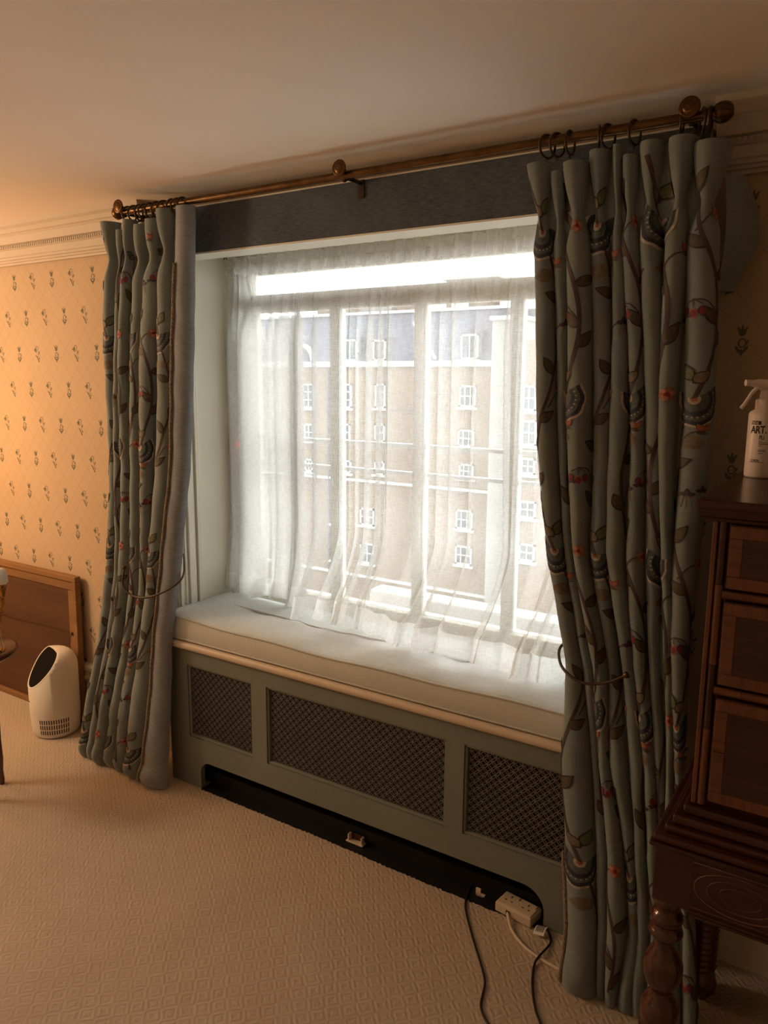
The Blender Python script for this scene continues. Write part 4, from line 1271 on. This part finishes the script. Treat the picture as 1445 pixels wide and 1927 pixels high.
for x, y in ((1.214, -0.634), (1.214, -0.090), (2.226, -0.634), (2.226, -0.090), (1.72, -0.634)):
    if legm is None:
        o = MB().lathe(lp, (0, 0, 0), 22).build('leg', 'mahogany_z', None); legm = o
    else:
        o = legm.copy(); COL.objects.link(o)
    o.parent = ch
    o.location = Vector((x, y, 0)) - Vector(ch.location)

# ------------------------------------------------------------------ spray bottle on the chest
bx, by, bz = 1.262, -0.205, 1.484
sb = thing('spray_bottle', (bx, by, bz), 'white trigger spray bottle with black ART lettering on the chest top', 'bottle')
BR = 0.0315
MB().lathe([(0.0005, 0.0), (BR-0.004, 0.0), (BR-0.001, 0.002), (BR, 0.006), (BR, 0.146), (BR-0.003, 0.152), (0.020, 0.157), (0.0185, 0.160)], (bx, by, bz), 36).build('body', 'bottle', sb)
MB().lathe([(0.0185, 0.158), (0.0195, 0.160), (0.0195, 0.178), (0.018, 0.181), (0.012, 0.182), (0.0105, 0.200), (0.0005, 0.201)], (bx, by, bz), 28).build('collar', 'bottle', sb)
vl = Vector((-0.86, -0.51, 0)).normalized()      # nozzle direction
vn = Vector((0.51, -0.86, 0))
o0 = Vector((bx, by, bz))
def hull_along(secs, nm, parent=sb):
    m = MB(); P = []
    for d, z, hh, hw in secs:
        c_ = o0 + vl*d + Vector((0, 0, z))
        P.append([c_ + vn*(hw*math.cos(2*PI*k/12)) + Vector((0, 0, hh*math.sin(2*PI*k/12))) for k in range(12)])
    m.grid(P, closed=True)
    m.add(P[0], [tuple(range(12))]); m.add(P[-1], [tuple(range(12))[::-1]])
    return m.build(nm, 'bottle', parent)
hull_along([(-0.026, 0.214, 0.003, 0.005), (-0.022, 0.214, 0.009, 0.009), (0.0, 0.212, 0.014, 0.010), (0.018, 0.215, 0.012, 0.0095), (0.030, 0.217, 0.008, 0.008), (0.040, 0.218, 0.006, 0.006)], 'spray_head')
hull_along([(0.038, 0.218, 0.0075, 0.0075), (0.047, 0.218, 0.0075, 0.0075)], 'nozzle')
tr = MB()
tp = [o0+vl*0.020+Vector((0, 0, 0.206)), o0+vl*0.030+Vector((0, 0, 0.196)), o0+vl*0.038+Vector((0, 0, 0.182)), o0+vl*0.045+Vector((0, 0, 0.170)), o0+vl*0.053+Vector((0, 0, 0.160))]
tr.tube(smooth_path(tp, 4), 0.0045, 8)
tr.build('trigger', 'bottle', sb)
def wrap_text(txt, size, x, z, nm, extra=0.0006, box=None):
    """flat print wrapped on the bottle, x measured along the curve from the side facing the room"""
    m = MB()
    a0 = math.atan2(-0.905, 0.19) - 0.16
    def on(xx, zz, e): a = a0 + xx/BR; return (bx+(BR+e)*math.cos(a), by+(BR+e)*math.sin(a), bz+zz)
    if txt:
        cu_ = bpy.data.curves.new('t', 'FONT'); cu_.body = txt; cu_.size = size; cu_.resolution_u = 2; cu_.offset = size*0.022
        cu_.space_character = 0.95
        ob = bpy.data.objects.new('t', cu_); COL.objects.link(ob)
        me = bpy.data.meshes.new_from_object(ob.evaluated_get(bpy.context.evaluated_depsgraph_get()))
        m.add([on(x+v.co.x*0.72, z+v.co.y, extra) for v in me.vertices], [list(p_.vertices) for p_ in me.polygons])
        bpy.data.objects.remove(ob); bpy.data.curves.remove(cu_); bpy.data.meshes.remove(me)
    if box:
        w_, h_ = box; n_ = 8
        m.grid([[on(x+w_*q/n_, z+hz, extra) for q in range(n_+1)] for hz in (0, h_)])
    return m
m = wrap_text('', 0, -0.022, 0.1235, 'band', box=(0.021, 0.0085)); m.build('label_band', 'ink', sb)
wrap_text('TECNI.', 0.0075, -0.0215, 0.1250, 't', 0.0009).build('label_text', 'bottle', sb)
wrap_text('ART.', 0.0240, -0.023, 0.1040, 't').build('label_text', 'ink', sb)
wrap_text('PLI', 0.0130, -0.003, 0.0900, 't').build('label_text', 'ink', sb)
m = MB()
for k, (zz, ww) in enumerate(((0.0850, 0.007), (0.0815, 0.022), (0.0780, 0.022), (0.0745, 0.006), (0.0650, 0.016), (0.0620, 0.017), (0.0570, 0.010))):
    q = wrap_text('', 0, -0.003, zz, 'l', box=(ww, 0.0012)); m.add(q.v, q.f)
m.build('label_small_print', 'ink', sb)
wrap_text("L'ORÉAL", 0.0075, -0.018, 0.0385, 't').build('label_text', 'ink', sb)
m = wrap_text('', 0, -0.022, 0.0365, 'l', box=(0.034, 0.0008)); m.build('label_line', 'ink', sb)
# ------------------------------------------------------------------ outdoors
struct(MB().box(-70, 1.0, -14.1, 30, 60, -14.0).build('street_ground', 'asphalt'))
lr = thing('flat_roof', (0.4, 1.1, 0.2), 'grey lead flat roof with pale coping just outside the window', 'roof')
MB().box(-0.95, 0.55, 0.15, 3.0, 1.50, 0.30).build('lead_deck', 'lead', lr)
MB().bbox(-0.97, 1.48, 0.10, 3.0, 1.62, 0.475, 0.01).build('coping', 'stone', lr)
for k in range(5):
    x = -0.5+k*0.6
    MB().tube([(x, 0.56, 0.305), (x, 1.47, 0.305)], 0.012, 8).build('lead_roll', 'lead', lr)

FY = 36.0
bd = thing('brick_building', (-24, FY, -14), 'tan brick terrace with slate mansard and white sash windows across the street', 'building')
MB().box(-46, FY, -14, -15.75, FY+10, 2.45).build('wall', 'brick', bd)
MB().box(-46, FY-0.18, 2.40, -15.7, FY+0.3, 2.72).build('parapet_cornice', 'stone', bd)
for k, z in enumerate((-4.45, -10.4)):
    MB().box(-46, FY-0.12, z, -15.7, FY+0.02, z+0.16).build('string_course', 'stone', bd)
p = [(FY+0.05, 2.70), (FY+1.15, 5.55), (FY+8, 5.75), (FY+8, 2.70)]
MB().extrude_x(p, -46, -15.9).build('mansard_roof', 'slate', bd, fixn=True)
MB().box(-46, FY+1.05, 5.50, -15.9, FY+1.35, 5.66).build('roof_ridge', 'stone', bd)
def slant(x0, x1, z0, z1, nm):
    def q(x, z): return (x, FY+0.0+1.15*(z-2.70)/2.85, z)
    m = MB(); m.tube([q(x0, z0), q(x1, z1)], 0.09, 6); m.build(nm, 'stone', bd)
slant(-21.75, -19.75, 4.9, 2.8, 'lead_hip')
# party walls and chimney stacks
MB().bbox(-20.4, FY+2.2, 5.5, -17.3, FY+5, 7.3, 0.05).build('penthouse', 'brick', bd)
MB().box(-20.6, FY+2.0, 7.3, -17.1, FY+5.2, 7.5).build('penthouse_roof', 'render', bd)
MB().box(-20.0, FY+2.15, 5.7, -18.9, FY+2.22, 6.6).build('penthouse_window', 'stone', bd)
for x in (-29.6, -27.9, -23.6):
    MB().bbox(x, FY+2.0, 5.5, x+1.3, FY+3.4, 6.7, 0.04).build('chimney_stack', 'brick', bd)
MB().box(-27.6, FY+2.4, 5.5, -24.2, FY+5, 6.35).build('plant_room', 'render', bd)
MB().box(-16.9, FY+2.0, 5.5, -14.6, FY+5, 6.15).build('plant_room', 'lead', bd)

def sash(x0, z0, x1, z1, y, parent, cols=2, rows=2, sill=True):
    f = 0.10
    m = MB()
    for a in ((x0, z0, x0+f, z1), (x1-f, z0, x1, z1), (x0, z0, x1, z0+f), (x0, z1-f, x1, z1)):
        m.box(a[0], y-0.10, a[1], a[2], y+0.02, a[3])
    for k in range(1, rows): z = z0+(z1-z0)*k/rows; m.box(x0, y-0.09, z-0.035, x1, y, z+0.035)
    for k in range(1, cols): x = x0+(x1-x0)*k/cols; m.box(x-0.03, y-0.085, z0, x+0.03, y, z1)
    if sill: m.box(x0-0.12, y-0.18, z0-0.14, x1+0.12, y+0.0, z0)
    o = m.build('window', 'stone', parent)
    MB().box(x0+0.02, y-0.03, z0+0.02, x1-0.02, y-0.02, z1-0.02).build('pane', 'outglass', o)
WS = [(-29.16, 1.38, -28.3, -0.11), (-26.25, 1.41, -25.43, -0.04), (-23.75, 1.43, -23.03, 0.02), (-18.19, 1.39, -17.19, 0.22), (-29.1, -1.09, -28.36, -2.16), (-26.26, -0.99, -25.55, -2.02), (-23.77, -0.9, -23.05, -1.96), (-18.23, -1.02, -17.22, -1.97),
      (-29.06, -3.3, -28.42, -4.1), (-26.15, -3.2, -25.47, -4.0), (-23.76, -3.1, -23.05, -3.9), (-18.11, -2.9, -17.21, -3.7), (-30.42, -6.41, -29.77, -7.42), (-24.79, -6.04, -23.78, -7.09), (-18.24, -5.5, -17.18, -6.6),
      (-30.46, -8.89, -29.8, -9.99), (-24.79, -8.2, -23.76, -9.47), (-18.22, -7.55, -17.18, -8.65), (-27.0, -6.24, -26.28, -7.25), (-27.0, -8.52, -26.29, -9.58)]
for i, (x0, z1, x1, z0) in enumerate(WS):
    sash(x0, z0, x1, z1, FY, bd, 3 if i in (3, 7, 11, 14, 17) else 2, 2 if i > 2 else 3)
# dormers in the slates
for x0, z1, x1, z0 in ((-26.13, 4.0, -25.08, 2.75), (-23.95, 3.95, -23.06, 2.75), (-18.2, 4.12, -17.14, 2.78)):
    MB().box(x0-0.15, FY+0.05, z0-0.05, x1+0.15, FY+1.2, z1+0.18).build('dormer', 'slate', bd)
    sash(x0, z0, x1, z1, FY+0.05, bd, 2, 1)
m = MB()
for k in range(12):
    a0, a1 = PI*k/12, PI*(k+1)/12
    cxx, cz = -29.5, 2.75
    m.add([(cxx+r_*math.cos(a), y, cz+r_*math.sin(a)) for y in (FY-0.05, FY+0.6) for a in (a0, a1) for r_ in (1.08, 0.94)], [(0, 2, 3, 1), (0, 4, 6, 2), (1, 3, 7, 5)])
m.box(-29.56, FY-0.05, 2.75, -29.44, FY+0.1, 3.72)
o = m.build('arched_window', 'stone', bd)
m = MB(); q = [(-29.5+0.95*math.cos(PI*k/16), FY+0.3, 2.75+0.95*math.sin(PI*k/16)) for k in range(17)]
m.add(q, [tuple(range(17))]); m.build('pane', 'outglass', o)
for x in (-27.15, -15.95):
    MB().tube([(x, FY-0.08, -13.9), (x, FY-0.08, 2.4)], 0.07, 8).build('drainpipe', 'slate', bd)
MB().box(-22.9, FY-0.03, -0.1, -20.6, FY+0.02, -0.04).build('brick_joint_line', 'slate', bd)

wg = thing('pale_wing', (-12, 33.5, -14), 'pale rendered wing with stacked sash windows joined to the brick terrace', 'building')
WY = 33.5
MB().box(-15.2, WY, -14, -13.7, WY+12, 4.6).build('wall', 'render', wg)
MB().box(-13.7, WY, -14, -2, WY+12, 3.6).build('wall', 'brick', wg)
MB().box(-15.3, WY-0.1, 4.6, -13.6, WY+2, 4.8).build('coping', 'stone', wg)
for x0, z1, x1, z0 in ((-13.5, 1.45, -12.72, 0.21), (-13.43, -0.23, -12.64, -1.47), (-13.4, -2.09, -12.64, -2.9), (-13.4, -4.23, -12.52, -5.1), (-13.35, -6.4, -12.48, -7.3)):
    sash(x0, z0, x1, z1, WY, wg, 2, 2)

def car(x, y, mat, label):
    c_ = thing('parked_car', (x, y, -14.0), label, 'car')
    L, Wd = 4.2, 1.75
    side = [(-2.1, 0.35), (-2.1, 0.75), (-1.75, 0.92), (-0.95, 1.0), (-0.35, 1.42), (0.9, 1.45), (1.55, 1.02), (2.05, 0.92), (2.1, 0.4)]
    m = MB(); n_ = len(side)
    m.add([(x+a, y-Wd/2, -14+b) for a, b in side]+[(x+a, y+Wd/2, -14+b) for a, b in side],
          [tuple(range(n_)), tuple(range(n_, 2*n_))[::-1]]+[(i, n_+i, n_+(i+1) % n_, (i+1) % n_) for i in range(n_)])
    b_ = m.build('body', mat, c_, fixn=True)
    g_ = MB(); q_ = [(-0.85, 1.03), (-0.32, 1.36), (0.85, 1.38), (1.38, 1.03)]
    for yy in (y-Wd/2-0.01, y+Wd/2+0.01): g_.add([(x+a, yy, -14+b) for a, b in q_], [(0, 1, 2, 3)])
    g_.build('side_windows', 'outglass', c_)
    for a in (-1.3, 1.3):
        for s_ in (-1, 1):
            MB().lathe([(0.0005, -0.1), (0.31, -0.1), (0.33, -0.05), (0.33, 0.05), (0.31, 0.1), (0.0005, 0.1)], (x+a, y+s_*(Wd/2-0.08), -14+0.33), 14, axis=(0, 1, 0)).build('wheel', 'tyre', c_)
car(-27.2, 33.0, 'car_silver', 'silver parked car on the street below the brick terrace')
car(-22.0, 33.2, 'car_red', 'red parked car on the street below the brick terrace')
car(-18.2, 30.5, 'car_blue', 'dark blue parked car on the street below the brick terrace')
